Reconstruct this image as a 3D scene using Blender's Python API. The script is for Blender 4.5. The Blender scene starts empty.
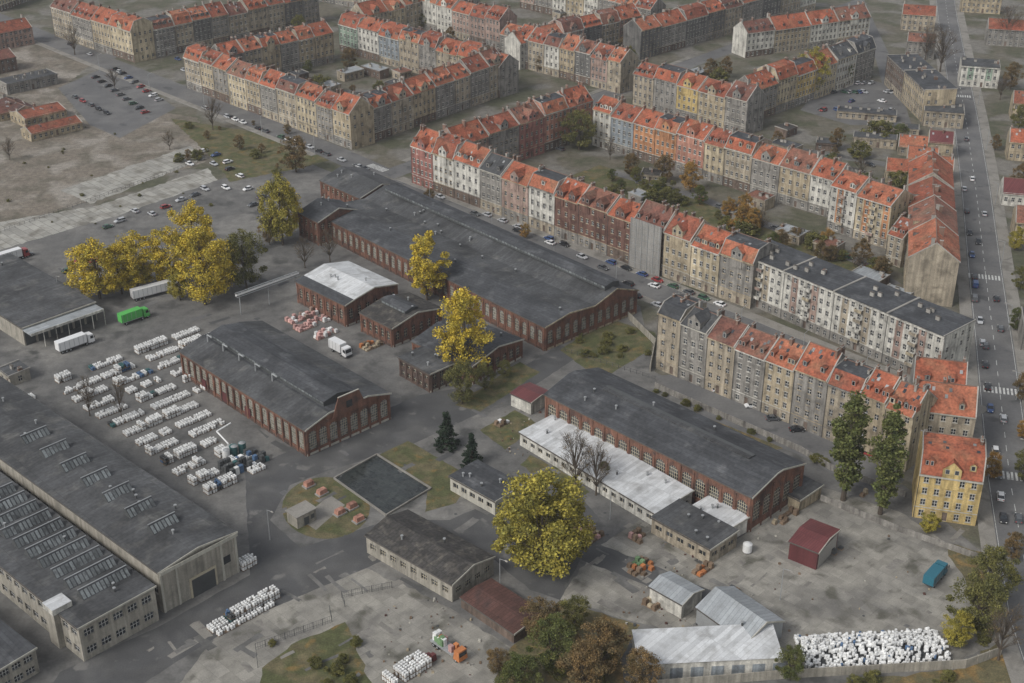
import bpy, math, random
import numpy as np
from mathutils import Vector
R=random.Random(7)
F=1330.0; PITCH=math.radians(27.25); K=0.00484; H=math.cos(PITCH)/K
cp,sp=math.cos(PITCH),math.sin(PITCH)
scene=bpy.context.scene
def G(u,v,z=0.0):
    a=(u-512)/F; b=-(v-341.5)/F
    dy=cp+b*sp; dz=-sp+b*cp
    t=(z-H)/dz
    return Vector((a*t,dy*t,z))
DL=Vector((-.7071,.7071,0)); DS=Vector((.7071,.7071,0)); DR=Vector((.26,.966,0))
# ---------------------------------------------------------------- materials
M={}
def mk(name,c,c2=None,c2s=.15,c2t=(.5,.65),var=.15,s=.15,v2=.1,s2=3.0,rough=.85,streak=0.,island=0.,brick=None,metal=0.,spec=.3,c3=None,c3s=.05,c3t=(.5,.6)):
    m=bpy.data.materials.new(name); m.use_nodes=True; nt=m.node_tree; N=nt.nodes; Lk=nt.links
    bs=N['Principled BSDF']; bs.inputs['Roughness'].default_value=rough; bs.inputs['Metallic'].default_value=metal
    bs.inputs['Specular IOR Level'].default_value=spec
    geo=N.new('ShaderNodeNewGeometry')
    def noise(sc,det=4,vec=None,dist=0.):
        n=N.new('ShaderNodeTexNoise'); n.inputs['Scale'].default_value=sc; n.inputs['Detail'].default_value=det
        n.inputs['Distortion'].default_value=dist
        Lk.new(vec or geo.outputs['Position'],n.inputs['Vector']); return n.outputs['Fac']
    def mr(x,a,b,fa=.3,fb=.7):
        n=N.new('ShaderNodeMapRange'); Lk.new(x,n.inputs['Value'])
        n.inputs['From Min'].default_value=fa;n.inputs['From Max'].default_value=fb
        n.inputs['To Min'].default_value=a;n.inputs['To Max'].default_value=b; return n.outputs['Result']
    def mul(a,b):
        n=N.new('ShaderNodeMath'); n.operation='MULTIPLY'; Lk.new(a,n.inputs[0]); Lk.new(b,n.inputs[1]); return n.outputs[0]
    rgb=N.new('ShaderNodeRGB'); rgb.outputs[0].default_value=(*c,1); col=rgb.outputs[0]
    def mixc(col,cc,fac):
        n=N.new('ShaderNodeMix'); n.data_type='RGBA'; Lk.new(fac,n.inputs[0]); Lk.new(col,n.inputs[6]); n.inputs[7].default_value=(*cc,1); return n.outputs[2]
    if c2: col=mixc(col,c2,mr(noise(c2s,6,None,.6),0,1,*c2t))
    if c3: col=mixc(col,c3,mr(noise(c3s,8,None,.3),0,1,*c3t))
    if brick:
        w,h,rot,mort,dark=brick
        mp=N.new('ShaderNodeMapping'); mp.inputs['Rotation'].default_value=(0,0,rot); Lk.new(geo.outputs['Position'],mp.inputs['Vector'])
        b=N.new('ShaderNodeTexBrick'); Lk.new(mp.outputs[0],b.inputs['Vector']); b.inputs['Scale'].default_value=1
        b.inputs['Brick Width'].default_value=w; b.inputs['Row Height'].default_value=h; b.inputs['Mortar Size'].default_value=mort
        b.inputs['Color1'].default_value=(.84,.84,.84,1); b.inputs['Color2'].default_value=(1.12,1.12,1.12,1); b.inputs['Mortar'].default_value=(dark,dark,dark,1)
        n=N.new('ShaderNodeMix'); n.data_type='RGBA'; n.blend_type='MULTIPLY'; n.inputs[0].default_value=1; Lk.new(col,n.inputs[6]); Lk.new(b.outputs['Color'],n.inputs[7]); col=n.outputs[2]
    f=mul(mr(noise(s,5),1-var,1+var),mr(noise(s2,3),1-v2,1+v2))
    if streak:
        mp=N.new('ShaderNodeMapping'); mp.inputs['Scale'].default_value=(1,1,.07); Lk.new(geo.outputs['Position'],mp.inputs['Vector'])
        f=mul(f,mr(noise(1.1,4,mp.outputs[0]),1-streak,1+streak*.5))
    if island: f=mul(f,mr(geo.outputs['Random Per Island'],1-island,1+island,0,1))
    vm=N.new('ShaderNodeVectorMath'); vm.operation='SCALE'; Lk.new(col,vm.inputs[0]); Lk.new(f,vm.inputs['Scale'])
    Lk.new(vm.outputs[0],bs.inputs['Base Color'])
    M[name]=m; return m
wc=dict(cream=(.46,.39,.27),beige=(.36,.31,.235),grey=(.255,.24,.215),dgrey=(.15,.145,.135),white=(.56,.54,.48),salmon=(.43,.22,.16),orange=(.47,.235,.12),
  brick=(.155,.085,.066),yellow=(.52,.39,.17),green=(.27,.34,.27),pink=(.36,.26,.215),brown=(.16,.12,.095),sand=(.39,.325,.225),redpink=(.31,.145,.12),bluegrey=(.24,.265,.28))
for k,c in wc.items(): mk(k,c,var=.2,v2=.16,streak=.42,c2=tuple(x*.5 for x in c),c2s=.35,c2t=(.48,.72))
mk('brickwall',(.185,.092,.063),c2=(.085,.058,.05),c2s=.4,c2t=(.45,.7),var=.2,v2=.3,s2=5,streak=.35)
mk('brickdark',(.11,.074,.058),c2=(.07,.055,.05),c2s=.4,c2t=(.45,.7),var=.2,v2=.25,s2=5,streak=.2)
rc=dict(tile1=(.325,.10,.055),tile2=(.255,.08,.048),tile3=(.36,.125,.07),tile4=(.175,.075,.055),tile5=(.23,.10,.068))
for k,c in rc.items(): mk(k,c,c2=(c[0]*.42,c[1]*.55,c[2]*.62),c2s=.4,c2t=(.43,.74),c3=(c[0]*.85,c[1]*1.25,c[2]*1.3),c3s=.22,c3t=(.5,.72),var=.2,v2=.34,s2=1.6,rough=.85)
mk('felt',(.066,.069,.074),c2=(.042,.044,.047),c2s=.1,c2t=(.42,.68),c3=(.108,.11,.113),c3s=.25,c3t=(.55,.72),var=.22,v2=.18,s2=1.2,brick=(9,1.1,math.radians(45),.05,.66),rough=.85)
mk('felt2',(.08,.082,.084),c2=(.048,.049,.05),c2s=.1,c2t=(.42,.68),c3=(.122,.12,.113),c3s=.2,c3t=(.55,.72),var=.22,v2=.18,s2=1.2,brick=(1.1,9,math.radians(45),.05,.68),rough=.85)
mk('feltold',(.05,.047,.044),c2=(.11,.10,.085),c2s=.4,c2t=(.5,.7),var=.25,v2=.3,s2=1.5,brick=(1.0,2.4,math.radians(45),.07,.7))
mk('whiteroof',(.56,.57,.57),c2=(.34,.34,.33),c2s=.3,c2t=(.46,.75),var=.08,v2=.08,brick=(1.0,12,math.radians(45),.05,.8),rough=.6)
mk('metalroof',(.33,.35,.36),c2=(.23,.24,.24),c2s=.3,c2t=(.45,.75),var=.08,brick=(1.0,14,math.radians(45),.08,.75),rough=.5)
mk('rustroof',(.10,.05,.04),c2=(.06,.038,.034),var=.25,v2=.2,brick=(1.0,3,math.radians(45),.08,.7))
mk('redmetal',(.14,.045,.045),var=.15,v2=.1,brick=(.6,14,math.radians(45),.07,.75),rough=.5)
mk('redmetalwall',(.11,.035,.036),var=.15,v2=.1,streak=.2,rough=.5)
mk('concwall',(.33,.305,.255),c2=(.20,.19,.16),c2s=.3,c2t=(.48,.75),var=.12,v2=.1,streak=.35)
mk('trimlight',(.43,.41,.35),var=.1,v2=.1,streak=.2)
mk('trimdark',(.10,.09,.08),var=.1)
mk('sash',(.46,.45,.42),var=.1,v2=.1); mk('sashcream',(.43,.38,.28),var=.1)
mk('glass',(.038,.042,.047),var=.3,v2=.1,s=.5,island=.7,rough=.12,spec=.6)
mk('glasspale',(.14,.145,.14),var=.3,v2=.2,s=.7,island=.6,rough=.3)
mk('rooflight',(.17,.185,.185),c2=(.085,.09,.09),c2s=.6,var=.2,v2=.2,island=.35,rough=.35)
mk('chim',(.19,.12,.09),var=.2,island=.3); mk('chimg',(.30,.285,.255),var=.2,island=.2)
mk('metal',(.33,.34,.34),var=.1,rough=.5,metal=.2); mk('metaldark',(.07,.073,.073),var=.15,rough=.6)
mk('teal',(.05,.13,.13),var=.15,rough=.5)
mk('asphalt',(.122,.121,.12),c2=(.16,.157,.151),c2s=.07,c2t=(.42,.65),c3=(.08,.08,.08),c3s=.13,c3t=(.6,.68),var=.12,v2=.08,s2=1.2)
mk('yard',(.128,.125,.118),c2=(.19,.183,.168),c2s=.05,c2t=(.46,.64),c3=(.078,.077,.073),c3s=.09,c3t=(.56,.66),var=.2,s=.3,v2=.12,s2=1.5)
mk('darkasphalt',(.078,.078,.078),c2=(.11,.108,.104),c2s=.1,c2t=(.45,.7),c3=(.155,.15,.14),c3s=.2,c3t=(.62,.7),var=.18,v2=.1)
mk('concrete',(.28,.265,.23),c2=(.175,.167,.15),c2s=.08,c2t=(.42,.65),c3=(.11,.105,.085),c3s=.16,c3t=(.56,.68),var=.16,s=.4,v2=.12,brick=(3,3,math.radians(45),.035,.7))
mk('concpatch',(.22,.208,.185),c2=(.16,.15,.135),c2s=.4,var=.15,v2=.12)
mk('slab',(.34,.33,.295),c2=(.19,.178,.15),c2s=.15,c2t=(.48,.66),var=.15,brick=(6,3,math.radians(45),.12,.6))
mk('pavement',(.24,.226,.20),c2=(.165,.155,.135),c2s=.2,var=.12,v2=.12)
mk('kerb',(.28,.27,.25),var=.1)
mk('paint',(.60,.60,.57),c2=(.28,.28,.27),c2s=1.2,c2t=(.5,.7),var=.1)
mk('grass',(.08,.086,.036),c2=(.13,.112,.06),c2s=.2,c2t=(.42,.62),c3=(.17,.115,.042),c3s=.3,c3t=(.56,.72),var=.25,s=.5,v2=.25,s2=2.5)
mk('dirt',(.18,.155,.123),c2=(.125,.112,.085),c2s=.1,c2t=(.45,.62),c3=(.26,.235,.20),c3s=.06,c3t=(.5,.62),var=.25,s=.5,v2=.25,s2=2)
mk('leafground',(.12,.105,.055),c2=(.25,.155,.055),c2s=.25,c2t=(.48,.7),var=.25,s=.5,v2=.3,s2=2.5)
mk('earth',(.128,.116,.088),c2=(.08,.082,.05),c2s=.07,c2t=(.42,.6),c3=(.17,.16,.14),c3s=.05,c3t=(.5,.6),var=.22,s=.4,v2=.2,s2=2)
mk('water',(.024,.028,.027),c2=(.045,.05,.046),c2s=.5,c2t=(.4,.7),var=.3,rough=.12,spec=.5,brick=(1.2,1.2,math.radians(45),.05,1.5))
mk('drumwhite',(.70,.70,.68),var=.08,v2=.05,island=.2,rough=.45)
mk('drumblue',(.08,.14,.24),island=.3,rough=.5); mk('pallet',(.17,.12,.08),var=.2,island=.3)
mk('bags',(.50,.30,.27),var=.2,island=.3); mk('orangeobj',(.42,.16,.06),var=.2,island=.3); mk('greenobj',(.12,.20,.10),var=.2,island=.3)
mk('scaffold',(.27,.26,.24),var=.15,v2=.25,s2=4,streak=.3)
mk('bark',(.09,.072,.055),var=.2,v2=.2)
def leafmat(n,c,c2,sc=.35): mk(n,c,c2=c2,c2s=sc,c2t=(.4,.62),var=.25,s=.6,v2=.1,island=.45,rough=.8,spec=.1)
leafmat('lf_yellow',(.54,.40,.05),(.34,.28,.05)); leafmat('lf_ygreen',(.36,.30,.055),(.20,.185,.045)); leafmat('lf_green',(.075,.09,.03),(.12,.125,.04))
leafmat('lf_brown',(.19,.125,.055),(.12,.095,.048)); leafmat('lf_olive',(.16,.15,.048),(.09,.092,.034)); leafmat('lf_fir',(.020,.033,.021),(.035,.05,.03)); leafmat('lf_orange',(.36,.20,.05),(.22,.15,.05))
leafmat('lf_poplar',(.088,.105,.036),(.13,.135,.045))
# ---------------------------------------------------------------- builder
COL=scene.collection
class Bd:
    def __init__(s,name,o=Vector((0,0,0)),ex=Vector((1,0,0))):
        s.name=name;s.o=Vector((o[0],o[1],0));s.ex=Vector((ex[0],ex[1],0)).normalized();s.ey=Vector((-s.ex.y,s.ex.x,0));s.parts={}
    def f(s,part,mat,pts):
        p=s.parts.setdefault(part,([],[],[],[]))
        n=len(p[0])
        ex,ey=s.ex,s.ey
        for (x,y,z) in pts: p[0].append((ex.x*x+ey.x*y,ex.y*x+ey.y*y,z))
        p[1].append(tuple(range(n,n+len(pts))))
        if mat not in p[3]: p[3].append(mat)
        p[2].append(p[3].index(mat))
    def m(s,part,mat,vs,fs):
        p=s.parts.setdefault(part,([],[],[],[])); n=len(p[0]); ex,ey=s.ex,s.ey
        for (x,y,z) in vs: p[0].append((ex.x*x+ey.x*y,ex.y*x+ey.y*y,z))
        if mat not in p[3]: p[3].append(mat)
        i=p[3].index(mat)
        for q in fs: p[1].append(tuple(n+k for k in q)); p[2].append(i)
    def box(s,part,mat,x0,x1,y0,y1,z0,z1,top=None,tx=0,ty=0):
        v=[(x0,y0,z0),(x1,y0,z0),(x1,y1,z0),(x0,y1,z0),(x0+tx,y0+ty,z1),(x1-tx,y0+ty,z1),(x1-tx,y1-ty,z1),(x0+tx,y1-ty,z1)]
        s.m(part,mat,v,[(0,1,5,4),(1,2,6,5),(2,3,7,6),(3,0,4,7),(0,3,2,1)]+([] if top else [(4,5,6,7)]))
        if top: s.m(part,top,v[4:],[(0,1,2,3)])
    def cyl(s,part,mat,x,y,z0,z1,r,n=10,r2=None):
        r2=r if r2 is None else r2
        v=[(x+r*math.cos(a),y+r*math.sin(a),z0) for a in [2*math.pi*i/n for i in range(n)]]+[(x+r2*math.cos(a),y+r2*math.sin(a),z1) for a in [2*math.pi*i/n for i in range(n)]]
        s.m(part,mat,v,[(i,(i+1)%n,n+(i+1)%n,n+i) for i in range(n)]+[tuple(range(n,2*n))])
    def tube(s,part,mat,P,Q,r,r2=None,n=6):
        r2=r if r2 is None else r2
        P=Vector(P);Q=Vector(Q);d=(Q-P)
        if d.length<1e-4: return
        d.normalize(); a=Vector((0,0,1)) if abs(d.z)<.9 else Vector((1,0,0)); u=d.cross(a).normalized(); w=d.cross(u)
        v=[tuple(P+(u*math.cos(t)+w*math.sin(t))*r) for t in [2*math.pi*i/n for i in range(n)]]+[tuple(Q+(u*math.cos(t)+w*math.sin(t))*r2) for t in [2*math.pi*i/n for i in range(n)]]
        s.m(part,mat,v,[(i,(i+1)%n,n+(i+1)%n,n+i) for i in range(n)]+[tuple(range(n,2*n)),tuple(range(n-1,-1,-1))])
    def mesh(s,part):
        p=s.parts[part]; me=bpy.data.meshes.new(s.name+'_'+part); me.from_pydata(p[0],[],p[1])
        for k in p[3]: me.materials.append(M[k])
        me.polygons.foreach_set('material_index',p[2]); me.update(); return me
    def done(s):
        if len(s.parts)==1:
            e=bpy.data.objects.new(s.name,s.mesh(list(s.parts)[0])); e.location=s.o; COL.objects.link(e); return e
        e=bpy.data.objects.new(s.name,None); e.location=s.o; COL.objects.link(e)
        for k in s.parts:
            ob=bpy.data.objects.new(k,s.mesh(k)); COL.objects.link(ob); ob.parent=e
        return e
def fac(b,side,W,D,z0,z1,st,wall,sp=2.7,ww=1.15,wh=1.65,gl='glass',fr='sash',gf=None,grid=(2,2),arch=False,rec=.18,mg=.5,trim=None,blank=0.,door=False,accent=None,y0=0.):
    p0,d,n,L={'F':((0,y0),(1,0),(0,-1),W),'R':((W,y0),(0,1),(1,0),D),'K':((W,y0+D),(-1,0),(0,1),W),'L':((0,y0+D),(0,-1),(-1,0),D)}[side]
    def Q(t,e,z): return (p0[0]+d[0]*t-n[0]*e,p0[1]+d[1]*t-n[1]*e,z)
    def q(part,mat,t0,t1,a,c,e): b.f(part,mat,[Q(t0,e,a),Q(t1,e,a),Q(t1,e,c),Q(t0,e,c)])
    nc=max(1,round((L-2*mg)/sp)); cw=(L-2*mg)/nc; sh=(z1-z0)/st
    ww=min(ww,cw-.3); wh=min(wh,sh-.5)
    for j in range(st):
        a=z0+j*sh; c=a+sh; wm=(gf if (gf and j==0) else wall)
        q('walls',wm,0,mg,a,c,0); q('walls',wm,L-mg,L,a,c,0)
        for i in range(nc):
            t0=mg+i*cw; t1=t0+cw; tm=(t0+t1)/2
            if blank and R.random()<blank: q('walls',wm,t0,t1,a,c,0); continue
            l=tm-ww/2; r=tm+ww/2; lo=a+(sh-wh)*.5; hi=lo+wh
            isdoor=door and j==0 and i==nc//2
            if isdoor: lo=a+.15; hi=min(a+2.6,c-.2)
            wm2=wm
            if accent and j>0 and (i%3==1): wm2=accent
            q('walls',wm2,t0,l,a,c,0); q('walls',wm2,r,t1,a,c,0); q('walls',wm2,l,r,a,lo,0); q('walls',wm2,l,r,hi,c,0)
            rm=trim or wm
            b.f('walls',rm,[Q(l,0,lo),Q(r,0,lo),Q(r,rec,lo),Q(l,rec,lo)]); b.f('walls',rm,[Q(l,rec,hi),Q(r,rec,hi),Q(r,0,hi),Q(l,0,hi)])
            b.f('walls',rm,[Q(l,0,lo),Q(l,rec,lo),Q(l,rec,hi),Q(l,0,hi)]); b.f('walls',rm,[Q(r,rec,lo),Q(r,0,lo),Q(r,0,hi),Q(r,rec,hi)])
            if isdoor:
                q('door','brown',l,r,lo,hi,rec); continue
            q('windows',fr,l,r,lo,hi,rec)
            gx,gy=grid; fw=.07
            for ii in range(gx):
                for jj in range(gy):
                    q('windows',gl,l+(r-l)*ii/gx+fw,l+(r-l)*(ii+1)/gx-fw,lo+(hi-lo)*jj/gy+fw,lo+(hi-lo)*(jj+1)/gy-fw,rec-.02)
            if arch:
                k=(r-l)*.32; k2=(r-l)*.26
                b.f('walls',wm2,[Q(l,.0,hi-k2),Q(l+k,.0,hi),Q(l,.0,hi)]); b.f('walls',wm2,[Q(r,.0,hi-k2),Q(r,.0,hi),Q(r-k,.0,hi)])
            if trim:
                e=-.07
                for (u0,u1,v0,v1) in ((l-.15,r+.15,lo-.16,lo),(l-.12,r+.12,hi,hi+.2)):
                    b.f('trim',trim,[Q(u0,e,v0),Q(u1,e,v0),Q(u1,e,v1),Q(u0,e,v1)]); b.f('trim',trim,[Q(u0,e,v1),Q(u1,e,v1),Q(u1,0,v1),Q(u0,0,v1)])
                    b.f('trim',trim,[Q(u0,0,v0),Q(u1,0,v0),Q(u1,e,v0),Q(u0,e,v0)])
    return
def dormer(b,x,w,y0,zb,zt,zr,yend,wall,roof,wn=1,gab=.9):
    rz=zt+gab
    def back(z):
        y=y0
        while y<yend and zr(y)<z: y+=.15
        return y
    yr=back(rz); ye=back(zt)
    x0,x1=x-w/2,x+w/2
    b.f('dormers',wall,[(x0,y0,zb),(x1,y0,zb),(x1,y0,zt),(x,y0,rz-.05),(x0,y0,zt)])
    b.f('dormers',wall,[(x0,y0,zb),(x0,y0,zt),(x0,ye,zt),(x0,max(y0,ye-.1),zb)]); b.f('dormers',wall,[(x1,y0,zb),(x1,max(y0,ye-.1),zb),(x1,ye,zt),(x1,y0,zt)])
    o=.18
    b.f('roof',roof,[(x0-o,y0-o,zt-.08),(x,y0-o,rz),(x,yr,rz),(x0-o,ye,zt-.08)]); b.f('roof',roof,[(x,y0-o,rz),(x1+o,y0-o,zt-.08),(x1+o,ye,zt-.08),(x,yr,rz)])
    for i in range(wn):
        cx=x0+w*(i+.5)/wn; hw=min(.5,w/wn*.3); z0=max(zb+.3,zt-1.35); z1=zt-.12
        b.f('windows','sash',[(cx-hw,y0-.03,z0),(cx+hw,y0-.03,z0),(cx+hw,y0-.03,z1),(cx-hw,y0-.03,z1)])
        b.f('windows','glass',[(cx-hw+.08,y0-.05,z0+.08),(cx+hw-.08,y0-.05,z0+.08),(cx+hw-.08,y0-.05,z1-.08),(cx-hw+.08,y0-.05,z1-.08)])
def roofprof(b,W,prof,mats,over=.0):
    D=prof
    for i in range(len(D)-1):
        (ya,za),(yb,zb)=D[i],D[i+1]
        b.f('roof',mats[i],[(-over,ya,za),(W+over,ya,za),(W+over,yb,zb),(-over,yb,zb)])
def zfun(prof):
    def z(y):
        if y<=prof[0][0]: return prof[0][1]
        for i in range(len(prof)-1):
            if y<=prof[i+1][0]:
                a,b_=prof[i],prof[i+1]; return a[1]+(b_[1]-a[1])*(y-a[0])/(b_[0]-a[0])
        return prof[-1][1]
    return z
def house(name,o,ex,W,D,h,st,wall,roof,rh=5.,style='gable',gf=None,sides='',dorm=2,ris=0,chim=3,trim='trimlight',sp=2.7,accent=None,balc=0,bwall=None,fr='sash'):
    b=Bd(name,o,ex); W-=.03
    if style=='scaf':
        b.box('scaffold','scaffold',0,W,-1.3,-1.0,0,h+1.5)
        for i in range(int(W/2.5)+1):
            b.box('scaffold','metal',i*2.5,i*2.5+.12,-1.45,-1.32,0,h+1.6)
        for j in range(1,8): b.box('scaffold','pallet',0,W,-1.0,-.1,j*2.2,j*2.2+.1); b.box('scaffold','metal',0,W,-1.48,-1.42,j*2.2,j*2.2+.08)
        style='gable'
    fac(b,'F',W,D,0,h,st,wall,gf=gf,trim=trim,door=True,sp=sp,accent=accent,fr=fr)
    if style=='gable': prof=[(-.45,h-.15),(D*.5,h+rh),(D+.45,h-.15)]; mats=[roof,roof]
    elif style=='mansard': prof=[(-.3,h),(2.4,h+rh*.85),(D*.62,h+rh),(D+.3,h+rh*.45)]; mats=[roof,'felt' if rh<4.9 else roof,'felt2']
    else: prof=[(-.35,h+.15),(D+.35,h+.5)]; mats=[roof]
    zr=zfun(prof)
    roofprof(b,W,prof,mats)
    if style!='flat':
        b.box('ridge','chim',0,W,prof[1][0]-.15 if style=='gable' else D*.62-.15,(prof[1][0] if style=='gable' else D*.62)+.15,h+rh-.1,h+rh+.1)
    sw=bwall or wall
    for sd,x in (('L',0),('R',W)):
        if sd in sides: fac(b,sd,W,D,0,h,st,sw,sp=3.4,trim=None,blank=.25)
        else:
            pts=[(x,0,0),(x,D,0),(x,D,h),(x,0,h)]
            b.f('walls',sw,pts if sd=='R' else pts[::-1])
        pts=[(x,0,h)]+[(x,min(max(y,0),D),zr(min(max(y,0),D))-.02) for y,z in prof]+[(x,D,h)]
        pts2=[];
        for p_ in pts:
            if not pts2 or (Vector(p_)-Vector(pts2[-1])).length>.02: pts2.append(p_)
        if len(pts2)>2: b.f('walls',sw,pts2)
        for i in range(len(prof)-1):
            (ya,za),(yb,zb)=prof[i],prof[i+1]; xa,xb=(x,x+.28) if sd=='L' else (x-.28,x)
            v=[(xa,ya,za+.28),(xb,ya,za+.28),(xb,yb,zb+.28),(xa,yb,zb+.28),(xa,ya,za-.05),(xb,ya,za-.05),(xb,yb,zb-.05),(xa,yb,zb-.05)]
            b.m('parapet','chimg',v,[(0,1,2,3),(4,5,1,0),(5,6,2,1),(6,7,3,2),(7,4,0,3)])
    b.f('walls',sw,[(W,D,0),(0,D,0),(0,D,h),(W,D,h)])
    b.box('cornice',trim or wall,0,W,-.42,-.002,h-.55,h-.16)
    b.box('cornice',trim or wall,0,W,-.12,-.002,h/st,h/st+.2)
    b.tube('gutter','metaldark',(0.2,-.2,0.1),(0.2,-.2,h-.6),.07,n=4)
    used=[]
    if ris:
        for k in range(ris):
            rx=W*(k+.5)/ris; w=min(4.2,W/ris*.55)
            b.box('walls',wall,rx-w/2,rx+w/2,-.3,-.004,h-3.2,h)
            dormer(b,rx,w,-.3,h-.01,h+2.3,zr,D*.5,wall,roof,wn=2,gab=2.0); used.append((rx,w))
    if dorm and style!='flat':
        for k in range(dorm):
            x=W*(k+.5)/dorm+R.uniform(-.4,.4)
            if any(abs(x-u)<w*.5+1.2 for u,w in used): continue
            y0=.9 if style=='gable' else .7
            w=R.choice([1.3,1.5,2.2]); zb=zr(y0)-.1
            dormer(b,x,w,y0,zb,zb+1.7,zr,D*.5,R.choice([wall,roof,'dgrey']),roof,wn=1 if w<2 else 2,gab=R.choice([.15,.6]))
    if style!='flat':
        for k in range(R.randint(1,5)):
            x=R.uniform(.8,W-1.6); y=R.uniform(D*.2,D*.42); za=zr(y)+.1; zb_=zr(y+.9)+.1
            if zr(y+.9)>zr(y): b.f('skylights',R.choice(['glasspale','glass','metal']),[(x,y,za),(x+.75,y,za),(x+.75,y+.9,zb_),(x,y+.9,zb_)])
    for k in range(chim+R.choice([0,1])):
        x=R.choice([.3,W-1.3,W*.5+R.uniform(-1,1)]) if k<3 else R.uniform(1,W-2); y=D*R.uniform(.36,.62); top=max(zr(D*.5),zr(y))+R.uniform(.6,1.3)
        l=R.uniform(.8,1.8); cm=R.choice(['chim','chim','chimg'])
        b.box('chimneys',cm,x,x+.6,y,y+l,zr(y)-1.2,top); b.box('chimneys','chimg',x-.08,x+.68,y-.08,y+l+.08,top,top+.14)
        for q_ in range(int(l/.45)): b.box('chimneys','chim',x+.18,x+.42,y+.12+q_*.45,y+.36+q_*.45,top+.14,top+.45)
    if style=='flat':
        for k in range(int(W/4)):
            x=R.uniform(.5,W-1.5); y=R.uniform(D*.2,D*.8); b.box('chimneys','chimg',x,x+1.3,y,y+.6,h+.1,h+1.5); b.box('chimneys','trimdark',x-.05,x+1.35,y-.05,y+.65,h+1.5,h+1.62)
    if balc:
        for k in range(balc):
            x=W*(k+.5)/balc
            for j in range(1,st):
                z=h/st*j
                b.box('balconies','chimg',x-1.3,x+1.3,-1.0,-.003,z,z+.15); b.box('balconies',R.choice(['white','cream','beige','pink','cream']),x-1.3,x+1.3,-1.05,-.96,z+.15,z+1.05)
                b.box('balconies','grey',x-1.3,x-1.24,-.96,-.003,z+.15,z+1.05); b.box('balconies','grey',x+1.24,x+1.3,-.96,-.003,z+.15,z+1.05)
    return b
def row(p,q,h,D,spec,st=4,skip=0,endL='',endR='R',hv=.8,rh=5.):
    P=G(*p);Q=G(*q); ex=(Q-P).normalized(); L=(Q-P).length-skip; o=P+ex*skip
    ws=[R.uniform(.82,1.18) for _ in spec]; t=sum(ws); ws=[w*L/t for w in ws]
    for i,(w,sp_) in enumerate(zip(ws,spec)):
        wall,roof=sp_[0],sp_[1]; kw=dict(sp_[2]) if len(sp_)>2 else {}
        sides=(endL if i==0 else '')+(endR if i==len(spec)-1 else '')
        kw.setdefault('dorm',R.choice([1,2,2,3,4])); kw.setdefault('ris',R.choice([0,0,1]) if w>9 else 0)
        kw.setdefault('style',R.choice(['gable','gable','mansard'])); kw.setdefault('gf',R.choice([None,'grey','brown','beige']))
        hh=kw.pop('h',h+R.uniform(-hv,hv))
        kw.setdefault('rh',rh+R.uniform(-.8,.8)); kw.setdefault('trim',R.choice(['trimlight','white','trimlight','sand','grey']))
        b=house('tenement_house',o,ex,w,D,hh,kw.pop('st',st),wall,roof,sides=sides,sp=R.uniform(2.4,3.1),**kw); b.done()
        o=o+ex*w
T=['tile1','tile2','tile3','tile1','tile4','tile3','tile5']
def auto(n,cols,roofs=T): return [(R.choice(cols),R.choice(roofs)) for _ in range(n)]
g_=dict(style='gable')
row((412,183),(750,309),15.5,12.5,[('redpink','tile1',dict(ris=1,style='gable',rh=6)),('white','tile2',dict(ris=1)),('white','tile1',dict(style='gable',ris=0)),('grey','felt2',dict(style='gable',ris=0)),
 ('pink','tile1',dict(ris=1,style='gable')),('white','tile3',dict(ris=0)),('brick','tile1',dict(ris=2,style='gable',trim='sand')),('brick','tile5',dict(ris=2,style='gable',trim='sand')),('brick','tile1',dict(ris=1,style='gable',trim='sand')),
 ('brown','tile4',dict(style='scaf')),('sand','tile2',dict(ris=1)),('cream','tile1',dict(ris=0,style='gable')),('grey','tile3',dict(ris=1))],endL='L')
row((458,182),(592,137),15.5,12,[('pink','tile1'),('grey','tile2'),('redpink','tile5'),('salmon','tile3',dict(h=16.5)),('salmon','tile1',dict(h=16.5))])
row((592,145),(832,219),15.5,12.5,[('white','tile1',dict(ris=0,style='gable')),('bluegrey','tile2'),('orange','tile1',dict(ris=0,style='gable')),('orange','tile3',dict(ris=1)),('salmon','tile1',g_),('cream','tile2',g_),('beige','tile1'),('grey','tile3',g_),('sand','tile5'),('white','tile1',g_)],endL='L')
row((826,229),(886,249),17,14,[('white','tile1',dict(accent='orange',balc=1,style='gable',ris=0,rh=4,st=5,h=17)),('cream','tile3',dict(accent='orange',balc=1,style='gable',ris=0,rh=4,st=5,h=16))],st=5,endL='L')
row((905,196),(903,302),13.5,15,[('beige','tile1',g_),('grey','tile2',g_),('sand','tile5',dict(style='gable',h=15)),('beige','tile3',dict(style='gable',h=15.5))],endR='')
row((884,262),(900,268),11,12,[('beige','tile2',g_)])
def rect3(N,A,Bp,h):
    n=G(*N,h);a=G(*A,h);bb=G(*Bp,h); ex=(n-a).normalized(); W=(n-a).length; ey=Vector((-ex.y,ex.x,0)); D=(bb-n).dot(ey)
    return a,ex,W,D
a,ex,W,D=rect3((945,337),(738,252),(970,320),16)
for i in range(4):
    b=house('apartment_block',a+ex*(W/4*i),ex,W/4,D,16,5,'white','felt',style='flat',gf='grey',sides='R' if i==3 else '',chim=0,trim=None,accent='pink' if i%2 else 'beige',sp=2.5,balc=1); b.done()
row((655,368),(905,472),16.5,12,[('beige','felt',dict(style='mansard',ris=0,rh=3,dorm=0,h=18)),('grey','felt2',dict(style='gable',rh=3,dorm=0,h=17.5)),('beige','tile4',dict(rh=4.2,dorm=1,style='gable')),('grey','tile5',g_),('sand','tile3',g_),('grey','tile1',g_),('beige','tile2',dict(style='mansard')),('sand','tile1',g_),('cream','tile3',g_)],endL='L',st=5)
E=Vector((.966,-.26,0))
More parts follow.
